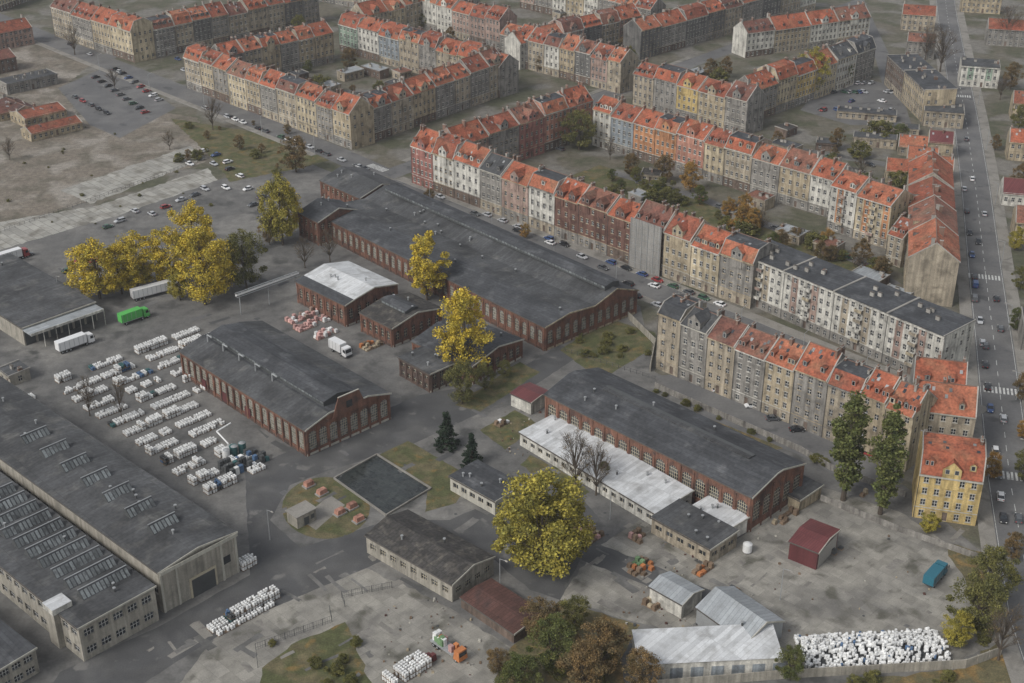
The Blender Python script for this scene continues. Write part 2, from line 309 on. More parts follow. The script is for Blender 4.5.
b=house('corner_house',G(912,517),E,14.5,15,12.5,4,'yellow','tile1',rh=6,style='mansard',sides='LR',dorm=3,ris=1,chim=2); b.done()
b=house('tenement_house',G(905,478)+DR*11,E,15.5,13,14,4,'beige','tile3',rh=5,sides='LR',dorm=2,chim=2); b.done()
b=house('tenement_house',G(905,478)+DR*25,E,13.5,13,14,4,'grey','tile1',rh=4.5,sides='LR',dorm=2,chim=2); b.done()
row((187,88),(352,150),15.5,12.5,[('beige','tile1'),('sand','tile2'),('grey','tile1'),('cream','tile5'),('sand','tile3'),('grey','tile1'),('beige','tile4'),('cream','tile1'),('grey','tile2'),('sand','tile1',dict(ris=1,style='gable',rh=6))],endL='L',endR='R')
row((352,150),(505,95),15.5,12,[('grey','tile1'),('beige','tile2'),('sand','tile1'),('grey','tile3'),('beige','tile1'),('grey','tile2'),('beige','tile5')],skip=12.6)
row((226,88),(335,62),15,12,auto(6,['grey','beige','sand','dgrey']))
ci=['grey','beige','sand','cream','dgrey','beige','pink','white']
row((340,51),(500,98),15,12.5,[('green','tile2'),('white','tile1'),('bluegrey','tile1'),('beige','tile3'),('grey','tile2'),('beige','tile1'),('sand','tile1'),('grey','tile3')],endL='L')
row((366,44),(480,13),15,12,auto(6,ci))
row((500,62),(620,94),15,12.5,auto(8,ci),endL='L')
row((640,60),(815,10),15,12,auto(9,ci))
row((520,70),(640,42),14,12,auto(6,ci))
row((632,104),(745,136),15,12.5,[('beige','tile2'),('grey','tile1'),('yellow','tile1'),('sand','tile2'),('grey','tile4')],endL='L')
row((752,123),(872,78),15,12,[('grey','tile1'),('cream','tile1'),('yellow','tile1'),('cream','tile3'),('white','felt2'),('grey','felt')])
row((745,58),(868,40),13,12,auto(4,ci))
row((390,20),(500,50),15,12.5,auto(7,ci)); row((520,8),(650,38),15,12.5,auto(8,ci))
row((55,36),(135,63),15.5,13,[('beige','tile4'),('grey','tile2'),('sand','tile1'),('cream','tile1',dict(ris=1))],endL='L')
row((135,63),(320,23),15,12,auto(9,['grey','beige','dgrey','grey']),skip=12.6)
row((80,-5),(230,-38),14,12,auto(6,ci)); row((250,-12),(385,14),14,12,auto(6,ci)); row((430,-25),(570,6),14,12,auto(6,ci)); row((650,-20),(760,2),14,12,auto(5,ci))
row((0,12),(45,-5),13,12,auto(2,ci)); row((600,-40),(840,-90),14,12,auto(7,ci)); row((200,-60),(420,-40),14,12,auto(7,ci)); row((450,-60),(600,-45),14,12,auto(7,ci))
row((884,84),(921,122),14,14,[('brown','felt',dict(style='flat',dorm=0,ris=0)),('sand','felt',dict(style='flat',dorm=0,ris=0))],endR='R')
def flat(name,p,W,D,h,st,wall,roof='felt2',ex=E,**k):
    b=house(name,G(*p),ex,W,D,h,st,wall,roof,style=k.pop('style','flat'),dorm=0,chim=k.pop('chim',1),trim=None,sides='LR',**k); b.done()
flat('apartment_block',(958,86),18,13,10,3,'white',accent='green'); flat('apartment_block',(922,126),17,12,7,2,'beige')
flat('small_house',(1006,160),16,11,8,2,'sand','tile1',style='gable',rh=4); flat('small_house',(1000,205),16,12,5,1,'white','redmetal',style='gable',rh=4)
flat('small_house',(1010,120),16,11,8,2,'sand','tile2',style='gable',rh=4); flat('small_house',(985,45),20,12,9,3,'grey','tile2',style='gable',rh=4)
flat('small_house',(900,30),18,12,9,3,'beige','tile2',style='gable',rh=4); flat('small_house',(960,12),22,12,9,3,'sand','tile1',style='gable',rh=4)
flat('small_house',(1020,350),18,14,7,2,'grey','felt2'); flat('small_house',(1012,240),16,12,7,2,'sand','tile5',style='gable',rh=4); flat('small_house',(905,58),14,10,9,3,'grey','tile5',style='gable',rh=3)
for (u,v,w,h) in ((884,182,12,5),(905,172,12,6),(925,182,10,6),(897,155,13,4),(926,158,10,7)): flat('small_house',(u,v),w,10,h,1,R.choice(['sand','beige']),R.choice(['tile1','redmetal','tile3']),style='gable',rh=3.5)
for (u,v,w,e) in ((836,118,26,E),(866,132,22,E),(852,146,18,E),(780,103,8,E),(640,182,8,E),(745,205,9,-DL),(700,150,7,-DL),(345,82,12,DS),(362,74,14,-DL),(385,88,9,-DL),(400,80,8,DS),(320,92,9,-DL),(296,84,8,DS),(455,36,12,-DL),(440,28,9,DS),
    (560,122,10,DS),(486,142,11,DS),(505,150,7,-DL),(566,42,10,-DL),(590,50,9,DS),(690,82,14,DS),(712,92,10,-DL),(740,98,9,DS),(770,150,12,-DL),(800,165,10,-DL),(786,138,8,DS),(815,150,9,E),(830,176,12,-DL),(668,48,8,DS),(790,48,12,DS),(720,215,7,-DL),(775,238,10,-DL),(640,208,6,DS),(812,252,9,-DL),(850,280,11,-DL),(878,300,9,-DL),(150,40,10,DS),(200,30,11,DS),(560,20,9,DS),(290,45,9,DS),(815,84,11,DS)):
    flat(R.choice(['garage_row','courtyard_shed']),(u,v),w,6,R.choice([2.8,3.2,4]),1,R.choice(['grey','beige','brown']),R.choice(['felt2','felt','tile5','feltold','metalroof']),chim=0,ex=e)
exL=-DL
flat('low_building',(-5,112),20,11,4,1,'sand','rustroof',ex=exL,style='gable',rh=2); flat('low_building',(26,128),20,14,4,1,'sand','tile2',ex=DS,style='gable',rh=2)
flat('low_building',(8,95),26,10,5,1,'grey','felt2',ex=DS); flat('low_building',(-20,78),20,12,7,2,'brown','tile4',ex=DS,style='gable',rh=3); flat('low_building',(-8,52),24,12,9,3,'pink','tile2',ex=DS,style='gable',rh=4)
flat('low_building',(32,142),24,9,3.5,1,'sand','tile2',ex=DS,style='gable',rh=2); flat('low_building',(0,122),14,9,3.5,1,'sand','tile4',ex=DS,style='gable',rh=2)
# ---------------------------------------------------------------- factory
def roofvents(b,W,D,zr,n):
    for i in range(n):
        x=R.uniform(2,W-2); y=R.uniform(D*.15,D*.85); b.cyl('vents',R.choice(['metal','metaldark']),x,y,zr(y)-.2,zr(y)+.9,.22,8); b.cyl('vents','metal',x,y,zr(y)+.9,zr(y)+1.1,.36,8)
def hall(name,N,A,B_,h,wall='brickwall',roof='felt',rh=3,prof=None,st=1,sp=3.6,ww=2.2,wh=4.5,grid=(4,6),arch=True,gl='glasspale',fr='sashcream',pil=True,sides='FR',mats=None,vents=4,trimw='trimlight',over=.3):
    a,ex,W,D=rect3(N,A,B_,h); b=Bd(name,a,ex)
    for sd in 'FRLK':
        if sd in sides: fac(b,sd,W,D,0,h,st,wall,sp=sp,ww=ww,wh=wh,gl=gl,fr=fr,grid=grid,arch=arch,rec=.25,trim=None)
        else:
            q={'F':[(0,0,0),(W,0,0),(W,0,h),(0,0,h)],'R':[(W,0,0),(W,D,0),(W,D,h),(W,0,h)],'K':[(W,D,0),(0,D,0),(0,D,h),(W,D,h)],'L':[(0,D,0),(0,0,0),(0,0,h),(0,D,h)]}[sd]; b.f('walls',wall,q)
    if prof is None: prof=[(0,h),(.5,h+rh),(1,h)] if rh>0 else [(0,h+.15),(1,h+.4)]
    pr=[(y*D,z) for y,z in prof]; pr[0]=(pr[0][0]-over,pr[0][1]-.05); pr[-1]=(pr[-1][0]+over,pr[-1][1]-.05)
    mats=mats or [roof]*(len(pr)-1); zr=zfun(pr)
    for i in range(len(pr)-1):
        b.f('roof',mats[i],[(-over,pr[i][0],pr[i][1]),(W+over,pr[i][0],pr[i][1]),(W+over,pr[i+1][0],pr[i+1][1]),(-over,pr[i+1][0],pr[i+1][1])])
    for x in (0,W):
        b.f('walls',wall,[(x,0,h-.01)]+[(x,min(max(y,0),D),z-.04) for y,z in pr]+[(x,D,h-.01)])
    b.box('eaves','trimdark',-over,W+over,-over-.12,-over,h-.3,h-.02)
    xx=W+over
    for i in range(len(pr)-1):
        (ya,za),(yb,zb)=pr[i],pr[i+1]
        b.m('eaves',trimw,[(xx,ya,za+.12),(xx+.15,ya,za+.12),(xx+.15,yb,zb+.12),(xx,yb,zb+.12),(xx,ya,za-.3),(xx+.15,ya,za-.3),(xx+.15,yb,zb-.3),(xx,yb,zb-.3)],[(0,1,2,3),(4,5,1,0),(5,6,2,1),(6,7,3,2),(7,4,0,3)])
    if pil:
        nc=max(1,round((W-1)/sp)); cw=(W-1)/nc
        for i in range(nc+1): b.box('pilasters',wall,.5+i*cw-.3,.5+i*cw+.3,-.22,-.003,0,h-.35)
        nc=max(1,round((D-1)/sp)); cw=(D-1)/nc
        for i in range(nc+1): b.box('pilasters',wall,W+.003,W+.22,.5+i*cw-.3,.5+i*cw+.3,0,h+.2)
        b.box('pilasters','brickdark',0,W,-.14,-.004,.0,.6); b.box('pilasters',trimw,W+.004,W+.14,0,D,0,.6)
        b.box('pilasters',wall,0,W,-.18,-.005,h-.9,h-.4)
    roofvents(b,W,D,zr,vents)
    return b,W,D,zr
def cleres(b,x0,x1,y0,y1,z0,z1,zt,roof='felt'):
    b.box('clerestory','metaldark',x0,x1,y0,y1,z0,z1)
    n=int((x1-x0)/1.6)
    for i in range(n):
        u=x0+(x1-x0)*(i+.1)/n; w=x0+(x1-x0)*(i+.9)/n
        b.f('clerestory','rooflight',[(u,y0-.04,z1-.8),(w,y0-.04,z1-.8),(w,y0-.04,z1-.1),(u,y0-.04,z1-.1)])
    ym=(y0+y1)/2
    b.f('roof',roof,[(x0-.3,y0-.3,z1),(x1+.3,y0-.3,z1),(x1+.3,ym,zt),(x0-.3,ym,zt)]); b.f('roof',roof,[(x0-.3,ym,zt),(x1+.3,ym,zt),(x1+.3,y1+.3,z1),(x0-.3,y1+.3,z1)])
    b.f('clerestory','metaldark',[(x1,y0,z1),(x1,y1,z1),(x1,ym,zt-.03)])
def monitor(b,x,y0,y1,w,z,h):
    b.m('lanterns','metaldark',[(x,y0,z),(x+w,y0,z),(x+w*.35,y0,z+h),(x,y1,z),(x+w,y1,z),(x+w*.35,y1,z+h)],[(0,1,2),(5,4,3),(0,2,5,3)])
    n=int((y1-y0)/.9)
    b.f('lanterns','felt',[(x+w,y0,z),(x+w,y1,z),(x+w*.35,y1,z+h),(x+w*.35,y0,z+h)])
    for i in range(n):
        a=y0+(y1-y0)*(i+.15)/n; c=y0+(y1-y0)*(i+.85)/n
        def L_(t): return (x+w-(w*.65)*t+.05, z+h*t+.03)
        xa,za=L_(.12); xb,zb=L_(.85)
        b.f('lanterns','rooflight',[(xa,a,za),(xa,c,za),(xb,c,zb),(xb,a,zb)])
    b.box('lanterns','metal',x+w*.35-.12,x+w*.35+.12,y0-.1,y1+.1,z+h-.02,z+h+.1)
b,W,D,zr=hall('factory_hall',(158,572),(-75,402),(238,533),11,wall='concwall',rh=1.2,roof='felt2',st=1,sp=4,ww=2.6,wh=2.4,grid=(3,2),arch=False,pil=False,sides='F',gl='glass',fr='sash',vents=9)
for i in range(7): monitor(b,W-14-i*9.2,D*.32,D*.32+6.8,3.2,zr(D*.35)-.1,1.9)
b.box('door','sashcream',W+.003,W+.2,D*.35,D*.35+7,0,5.2); b.box('door','metaldark',W+.2,W+.25,D*.35+.5,D*.35+6.5,0,4.6)
b.f('windows','glass',[(W+.03,D*.35+8.6,4),(W+.03,D*.35+11,4),(W+.03,D*.35+11,6),(W+.03,D*.35+8.6,6)])
b.box('eaves','trimlight',W+.5,W+.7,0,D,10.1,11.0)
for i in range(6): b.box('pilasters','trimlight',W+.003,W+.16,D*i/5.2+.1,D*i/5.2+.6,0,10.6) if not (D*.3<D*i/5.2<D*.35+7.2) else None
b.done()
b,W,D,zr=hall('factory_workshop',(78,628),(-95,487),(157,589),8.8,wall='concwall',rh=0,roof='felt2',st=2,sp=3.2,ww=2.3,wh=1.8,grid=(3,2),arch=False,pil=False,sides='FR',gl='glass',fr='sash',vents=6)
for i in range(10): monitor(b,W-9.5-i*5.3,D*.30,D*.30+11.5,2.9,zr(D*.4)-.1,1.9)
b.box('roof_cabin','white',W-11,W-7,-1.5,3,8.8,10.2,top='whiteroof'); b.box('roof_cabin','concwall',W-10.8,W-7.2,-1.3,-.01,0,8.8)
b.done()
b,W,D,zr=hall('annex_building',(-5,672),(-80,612),(30,645),6,wall='concwall',rh=0,roof='felt',st=2,sp=3,ww=2,wh=1.6,grid=(3,2),arch=False,pil=False,sides='R',gl='glass',fr='sash'); b.done()
b,W,D,zr=hall('loading_hall',(22,328),(-60,276),(97,304),6,wall='concwall',rh=0,roof='felt2',sides='',pil=False,vents=1)
b.box('canopy','metalroof',W+.01,W+5,0,D,5.1,5.6); b.box('canopy','white',W+5,W+5.15,0,D,4.9,5.7)
for i in range(6):
    y=D*(i+.5)/6; b.box('dock_doors','metaldark',W+.004,W+.1,y-1.6,y+1.6,0,4.2); b.box('dock_doors','white',W+4.6,W+4.8,y+2,y+2.2,0,5.1)
b.done()
flat('gatehouse',(0,378),7,6,3,1,'concwall',ex=exL,chim=0)
b,W,D,zr=hall('brick_hall',(305,430),(180,351),(388,392),8,prof=[(0,8),(.27,10.2),(.73,10.2),(1,8)],mats=['felt2','felt','felt2'],sp=3.3,ww=2.5,wh=5.4,grid=(4,7),vents=3,wall='brickwall')
cleres(b,3,W-3,D*.30,D*.62,10.1,11.8,12.8)
b.box('parapet','brickwall',W+.3,W+.6,D*.3,D*.7,8,13.4,tx=0,ty=2.2); b.box('parapet','trimlight',W+.28,W+.62,D*.3+2.2,D*.7-2.2,13.4,13.6)
b.f('windows','glass',[(W+.64,D*.5-1,9.6),(W+.64,D*.5+1,9.6),(W+.64,D*.5+1,11.6),(W+.64,D*.5-1,11.6)])
for i in range(3): b.box('loading_gate','redmetalwall',10+i*11,12.6+i*11,-.12,-.01,0,3.4)
for i in range(5):
    x=4+i*8; b.tube('exhaust_pipes','metal',(x,D*.25,9.8),(x,D*.25,12.2),.22,n=8); b.tube('exhaust_pipes','metal',(x,D*.25,12.2),(x+2.4,D*.25,12.2),.2,n=8)
b.done()
b,W,D,zr=hall('long_brick_hall',(545,327),(318,214),(622,283),8,wall='brickwall',prof=[(0,8),(.25,9.6),(.52,8.6),(.76,11.5),(1,8)],mats=['felt','felt2','felt2','felt'],sp=3.5,ww=2.0,wh=4.4,grid=(3,5),vents=18,trimw='sand')
cleres(b,4,W-2,D*.68,D*.84,11,12.4,13.2)
b.done()
b,W,D,zr=hall('brick_office',(318,222),(298,212),(350,205),9,rh=3,roof='felt',st=2,sp=3,ww=1.3,wh=2.4,grid=(2,3),gl='glass'); b.done()
b,W,D,zr=hall('brick_office',(360,198),(320,180),(392,180),8,rh=3,roof='felt2',st=2,sp=3,ww=1.3,wh=2.4,grid=(2,3),gl='glass'); b.done()
b,W,D,zr=hall('white_roofed_workshop',(345,305),(296,281),(392,282),7.5,prof=[(0,7.5),(.16,8.3),(.55,9.8),(1,7.8)],mats=['felt','whiteroof','whiteroof'],sp=3.2,ww=1.5,wh=3.6,grid=(2,4),gl='glass'); b.done()
b,W,D,zr=hall('brick_workshop',(392,328),(360,312),(438,306),6.5,rh=2,roof='feltold',sp=3,ww=1.4,wh=3,grid=(2,3),gl='glass',vents=3); cleres(b,2,W-2,D*.35,D*.6,8,9,9.6); b.done()
b,W,D,zr=hall('brick_workshop',(472,366),(412,341),(523,339),6,rh=2,roof='felt',wall='brickwall',sp=3,ww=1.8,wh=3,grid=(3,3),gl='glass'); b.done()
b,W,D,zr=hall('brick_office',(430,374),(399,357),(450,362),6,rh=0,roof='felt2',wall='brickdark',st=2,sp=2.6,ww=1.3,wh=1.6,grid=(2,2),gl='glass',arch=False); b.done()
b,W,D,zr=hall('brick_hall',(752,497),(545,394),(804,463),10,prof=[(0,10),(.45,12.6),(.55,12.6),(1,10)],roof='felt',wall='brickwall',sp=4.2,ww=3.0,wh=5.6,grid=(5,6),gl='glass',vents=5)
b.box('ridge_light','felt2',12,W-8,D*.44,D*.5,12.55,13.0); b.box('ridge_light','metaldark',12,W-8,D*.505,D*.56,12.55,12.95)
b.done()
b,W,D,zr=hall('low_annex',(655,513),(520,432),(692,493),4,rh=0,prof=[(0,4.1),(1,4.9)],roof='whiteroof',wall='white',sp=3,ww=1.6,wh=1.3,grid=(2,1),arch=False,gl='glass',pil=False,vents=8); b.done()
b,W,D,zr=hall('flat_annex',(710,549),(652,517),(737,531),4.5,rh=0,roof='felt2',wall='beige',sp=3.5,ww=2,wh=1.3,grid=(2,1),arch=False,gl='glass',pil=False); b.done()
b,W,D,zr=hall('low_annex',(722,533),(684,511),(748,518),4,rh=0,roof='whiteroof',wall='white',sides='',pil=False); b.done()
b,W,D,zr=hall('gate_hut',(531,402),(511,393),(549,391),4,rh=.6,roof='redmetal',wall='white',sides='',pil=False,vents=0); b.done()
b,W,D,zr=hall('storage_shed',(800,500),(776,488),(822,486),3.5,rh=0,roof='felt2',wall='sand',sides='',pil=False,vents=0); b.done()
b,W,D,zr=hall('flat_roofed_building',(495,501),(450,476),(518,483),4.2,rh=0,roof='felt',wall='trimlight',sp=3,ww=1.8,wh=1.4,grid=(2,1),arch=False,gl='glass',pil=False); b.done()
b,W,D,zr=hall('old_storehouse',(452,584),(366,535),(493,556),5,rh=1.6,roof='feltold',wall='concwall',sp=3.4,ww=1.8,wh=1.6,grid=(3,2),arch=False,gl='glass',pil=False,vents=2); b.done()
b,W,D,zr=hall('rusty_shed',(514,633),(461,597),(536,608),2.8,rh=.5,roof='rustroof',wall='brown',sides='',pil=False,vents=0); b.done()
b,W,D,zr=hall('small_shed',(682,604),(650,586),(702,589),4,rh=1,roof='metalroof',wall='white',sides='',pil=False,vents=0); b.done()
b,W,D,zr=hall('metal_shed',(746,642),(697,607),(797,630),4.5,rh=2.6,roof='metalroof',wall='metal',sides='',pil=False,vents=1); b.done()
b,W,D,zr=hall('red_garage',(818,552),(790,541),(843,531),5,rh=.8,roof='redmetal',wall='redmetalwall',sides='',pil=False,vents=0)
b.box('door','chimg',W+.003,W+.15,.8,D-.8,0,4.3); b.done()
P=G(640,664,4.5);Q_=G(782,657,4.5); b=Bd('long_white_shed',P,(Q_-P)); W=(Q_-P).length; D=9
for q in ([(0,0,0),(W,0,0),(W,0,4.5),(0,0,4.5)],[(W,0,0),(W,D,0),(W,D,5.5),(W,0,4.5)],[(0,D,0),(0,0,0),(0,0,4.5),(0,D,5.5)],[(W,D,0),(0,D,0),(0,D,5.5),(W,D,5.5)]): b.f('walls','white',q)
b.f('roof','whiteroof',[(-.3,-.3,4.5),(W+.3,-.3,4.5),(W+.3,D+.3,5.6),(-.3,D+.3,5.6)])
for i in range(7): b.box('doors','bluegrey',2+i*4.2,4.6+i*4.2,-.06,-.01,.1,3)
b.done()
# ---------------------------------------------------------------- ground sheets
def poly(name,pts,z,mat,jit=0.):
    P=[G(*p) for p in pts]; out=[]
    for i in range(len(P)):
        a,c=P[i],P[(i+1)%len(P)]; n=max(1,int((c-a).length/2.0)) if jit else 1
        for k in range(n):
            p=a.lerp(c,k/n)
            if jit and k: p=p+Vector((R.uniform(-jit,jit),R.uniform(-jit,jit),0))
            out.append((p.x,p.y,z))
    me=bpy.data.meshes.new(name); me.from_pydata(out,[],[tuple(range(len(out)))]); me.materials.append(M[mat]); me.update()
    o=bpy.data.objects.new(name,me); COL.objects.link(o)
    if me.polygons[0].normal.z<0: me.flip_normals()
me=bpy.data.meshes.new('ground'); me.from_pydata([(-6000,-3000,0),(6000,-3000,0),(6000,9000,0),(-6000,9000,0)],[],[(0,1,2,3)]); me.materials.append(M['earth'])
COL.objects.link(bpy.data.objects.new('ground',me))
def strip(name,px,w0,w1,z,mat,thick=0.,world=None):
    P=world or [G(*p) for p in px]; Ls=[];Rs=[]
    for i,p in enumerate(P):
        d=((P[min(i+1,len(P)-1)]-P[max(i-1,0)])).normalized(); n=Vector((-d.y,d.x,0)); Ls.append(p+n*w0); Rs.append(p+n*w1)
    b=Bd(name)
    for i in range(len(P)-1):
        q=[(v.x,v.y,z) for v in (Rs[i],Rs[i+1],Ls[i+1],Ls[i])]; b.f('surface',mat,q)
        if thick:
            for A,C in ((Ls[i],Ls[i+1]),(Rs[i],Rs[i+1])): b.f('surface','kerb',[(A.x,A.y,0),(C.x,C.y,0),(C.x,C.y,z),(A.x,A.y,z)])
    b.done()
poly('factory_yard_pavement',[(-250,440),(-60,290),(0,245),(225,178),(300,160),(420,206),(640,306),(655,372),(905,486),(990,560),(1030,700),(1060,800),(-350,800)],.006,'yard')
poly('concrete_yard_pavement',[(90,800),(235,612),(330,560),(372,570),(450,608),(515,650),(505,800)],.012,'concrete',.5)
poly('concrete_yard_pavement',[(600,545),(640,520),(716,560),(800,480),(900,512),(975,560),(1000,640),(960,662),(800,668),(700,640),(560,600)],.012,'concrete',.6)
poly('asphalt_road',[(245,470),(420,395),(500,380),(560,345),(585,352),(520,395),(400,450),(330,470),(290,485),(270,520),(300,548),(390,520),(450,520),(560,470),(600,520),(560,600),(530,590),(480,548),(420,545),(240,622),(70,730),(0,760),(60,672),(160,626),(250,575)],.018,'darkasphalt',.15)
poly('asphalt_road',[(560,528),(760,610),(740,622),(545,545)],.02,'darkasphalt',.5)
def ell(u,v,ru,rv,n=28): return [(u+ru*math.cos(t),v+rv*math.sin(t)) for t in [2*math.pi*i/n for i in range(n)]]
poly('grass_lawn',ell(326,508,44,31),.026,'grass',.15); poly('grass_lawn',[(379,455),(408,441),(474,478),(456,503),(425,512),(428,488)],.026,'grass',.2)
poly('concrete_path',[(300,520),(330,495),(345,505),(316,530)],.032,'pavement')
poly('grass_lawn',[(560,350),(608,318),(655,333),(650,350),(600,380)],.024,'grass',.3); poly('grass_lawn',[(455,405),(520,362),(540,372),(480,412)],.024,'grass',.3)
poly('grass_lawn',[(585,480),(640,515),(655,508),(600,472)],.024,'grass',.3); poly('grass_lawn',[(480,430),(515,410),(540,425),(505,450)],.024,'grass',.3)
poly('grass_lawn',[(530,455),(560,470),(590,492),(575,500),(520,465)],.024,'grass',.3)
poly('grass_verge',[(255,800),(262,668),(300,640),(345,622),(372,683),(400,800)],.02,'grass',.5); poly('grass_verge',[(475,800),(500,660),(560,600),(640,625),(620,660),(660,800)],.022,'leafground',.5)
poly('grass_verge',[(780,800),(790,690),(960,668),(1000,640),(940,540),(990,555),(1012,600),(1035,800)],.024,'leafground',.5)
poly('leaf_covered_ground',[(700,405),(790,445),(770,452),(690,415)],.02,'leafground',.4)
poly('brownfield_ground',[(-200,260),(-120,160),(0,125),(140,108),(198,118),(212,160),(100,196),(0,232)],.008,'dirt',.8)
poly('brownfield_ground',[(-200,150),(-100,20),(40,30),(90,65),(60,90),(90,130),(0,140)],.007,'dirt',.8)
poly('concrete_slab_ground',[(-120,262),(0,222),(100,205),(208,168),(218,180),(120,215),(0,250)],.014,'slab',.6); poly('concrete_slab_ground',[(60,190),(190,146),(207,158),(90,204)],.013,'slab',.8)
poly('parking_lot',[(58,88),(112,64),(176,108),(120,138),(90,125)],.012,'asphalt',.1); poly('parking_lot',[(800,110),(835,72),(890,85),(905,125),(850,125)],.012,'asphalt',.2)
poly('grass_lawn',[(170,118),(300,140),(330,160),(300,168),(230,182),(212,158)],.016,'grass',.5)
poly('courtyard_grass',[(600,165),(820,240),(880,270),(900,310),(760,262),(640,215),(560,180)],.012,'grass',.5)
poly('courtyard_asphalt',[(655,376),(700,372),(905,480),(880,500),(800,455),(700,415)],.026,'asphalt',.15)
poly('water_basin',[(334,479),(377,455),(431,489),(386,516)],.034,'water')
b=Bd('ground_patches')
for i in range(150):
    u,v,mt=R.choice([(R.uniform(250,560),R.uniform(395,600),['asphalt','yard','darkasphalt']),(R.uniform(30,300),R.uniform(240,330),['asphalt','yard','darkasphalt']),(R.uniform(120,400),R.uniform(560,680),['concpatch','yard']),(R.uniform(620,960),R.uniform(540,660),['concpatch','concpatch','yard']),(R.uniform(560,760),R.uniform(500,600),['concpatch','yard'])])
    p=G(u,v); a=math.radians(45)+R.uniform(-.15,.15); w=R.uniform(.5,2.2); l=R.uniform(1,8); 
    if R.random()<.5: w,l=l,w
    c_,s_=math.cos(a),math.sin(a); z=.0405+i*.00001; j=lambda q:R.uniform(-q,q)
    b.f('patch',R.choice(mt),[(p.x+c_*x-s_*y,p.y+s_*x+c_*y,z) for x,y in ((0,0),(l*.5,j(.3)),(l,j(.3)),(l+j(.3),w*.6),(l+j(.4),w),(l*.5,w+j(.3)),(j(.3),w))])
for i in range(14):
    p=G(R.uniform(250,620),R.uniform(400,600)); b.m('manholes','metaldark',[(p.x+.4*math.cos(t*.7854),p.y+.4*math.sin(t*.7854),.046) for t in range(8)],[tuple(range(8))])
b.done()
b=Bd('basin_kerb')
PP=[G(*p) for p in [(334,479),(377,455),(431,489),(386,516)]]
for i in range(4):
    A,C=PP[i],PP[(i+1)%4]; d=(C-A).normalized(); n=Vector((-d.y,d.x,0))*.18
    v=[A-n,C-n,C+n,A+n]; b.m('kerb','pavement',[(q.x,q.y,0) for q in v]+[(q.x,q.y,.45+.01*i) for q in v],[(0,1,5,4),(1,2,6,5),(2,3,7,6),(3,0,4,7),(4,5,6,7)])
b.done()
RR=[(1100,800),(1035,620),(1010,480),(995,350),(985,270),(976,190),(966,120),(957,70),(948,20),(940,-40)]
strip('road',RR,5.6,-5.6,.03,'asphalt')
strip('sidewalk',RR,9.3,5.6,.14,'pavement',.14); strip('sidewalk',RR,-5.6,-9.5,.14,'pavement',.14)
R2=[(385,183),(560,253),(745,327),(972,421)]
strip('road',R2,5.5,-5.5,.034,'asphalt'); strip('sidewalk',R2[0:],9.6,5.5,.145,'pavement',.14); strip('sidewalk',[(440,205),(560,253),(745,327),(965,418)],-5.5,-8.5,.145,'pavement',.14)
R3=[(-60,-5),(95,58),(200,99),(330,151),(385,176)]
strip('road',R3,6.5,-6.5,.032,'asphalt'); strip('sidewalk',R3[:-1],-6.5,-9.5,.145,'pavement',.14); strip('sidewalk',[(187,94.5),(330,150)],10.,6.5,.145,'pavement',.14)
R4=[(385,176),(530,123),(700,60),(860,2)]
strip('road',R4,5,-5,.038,'asphalt'); strip('sidewalk',[(415,165),(530,123),(700,60)],8,5,.15,'pavement',.14)
strip('road',[(845,-30),(866,20),(884,60),(905,135)],4,-4,.04,'asphalt')
strip('road',[(95,62),(150,40),(340,-5)],5,-5,.04,'asphalt')
strip('courtyard_lane',[(612,172),(700,198),(860,262),(895,285)],2.4,-2.4,.02,'asphalt'); strip('courtyard_lane',[(762,140),(800,150),(890,165)],3,-3,.02,'yard'); strip('courtyard_lane',[(300,100),(345,92),(400,92)],3,-3,.02,'yard')
b=Bd('road_markings'); Pw=[G(*p) for p in RR]
for i in range(len(Pw)-1):
    A,C=Pw[i],Pw[i+1]; L=(C-A).length; d=(C-A)/L; n=Vector((-d.y,d.x,0))*.08
    t=0
    while t<L-3:
        p=A+d*t;q=A+d*(t+3); b.f('paint','paint',[(v.x,v.y,.045) for v in (p-n,q-n,q+n,p+n)]); t+=7
    for s_ in (-5.2,5.2):
        o=n/n.length*s_; p=A+o;q=C+o; b.f('paint','paint',[(v.x,v.y,.044) for v in (p-n*.7,q-n*.7,q+n*.7,p+n*.7)])
b.done()
for (u,v,d) in ((985,277,DR),(1003,391,DR),(1011,476,DR),(378,168,DS),(960,96,DR)):
    b=Bd('zebra_crossing',G(u,v),Vector((d.y,-d.x,0)))
    for k in range(-5,5): b.f('stripes','paint',[(k*1.05,-1.9,.052),(k*1.05+.55,-1.9,.052),(k*1.05+.55,1.9,.052),(k*1.05,1.9,.052)])
    b.done()
# ---------------------------------------------------------------- vehicles
paints=dict(silver=(.42,.43,.44),black=(.02,.02,.022),white=(.72,.72,.71),red=(.28,.035,.035),blue=(.04,.08,.20),dgrey=(.09,.095,.10),green=(.04,.10,.06))
for k,c in paints.items(): mk('paint_'+k,c,var=.03,v2=.02,rough=.28,spec=.6)
mk('paint_lime',(.10,.42,.10),var=.05,rough=.4); mk('paint_teal',(.03,.14,.19),var=.05,rough=.4)
mk('tyre',(.02,.02,.02)); mk('autoglass',(.02,.024,.028),rough=.08,spec=.7); mk('lampred',(.4,.02,.02)); mk('lampw',(.75,.75,.7),rough=.2)
def wheel(b,x,y,r=.32,w=.22):
    s_=1 if y>0 else -1
    b.tube('wheels','tyre',(x,y-w/2*s_,r),(x,y+w/2*s_,r),r,n=12); b.tube('wheels','metal',(x,y+w/2*s_,r),(x,y+(w/2+.02)*s_,r),r*.55,n=8)
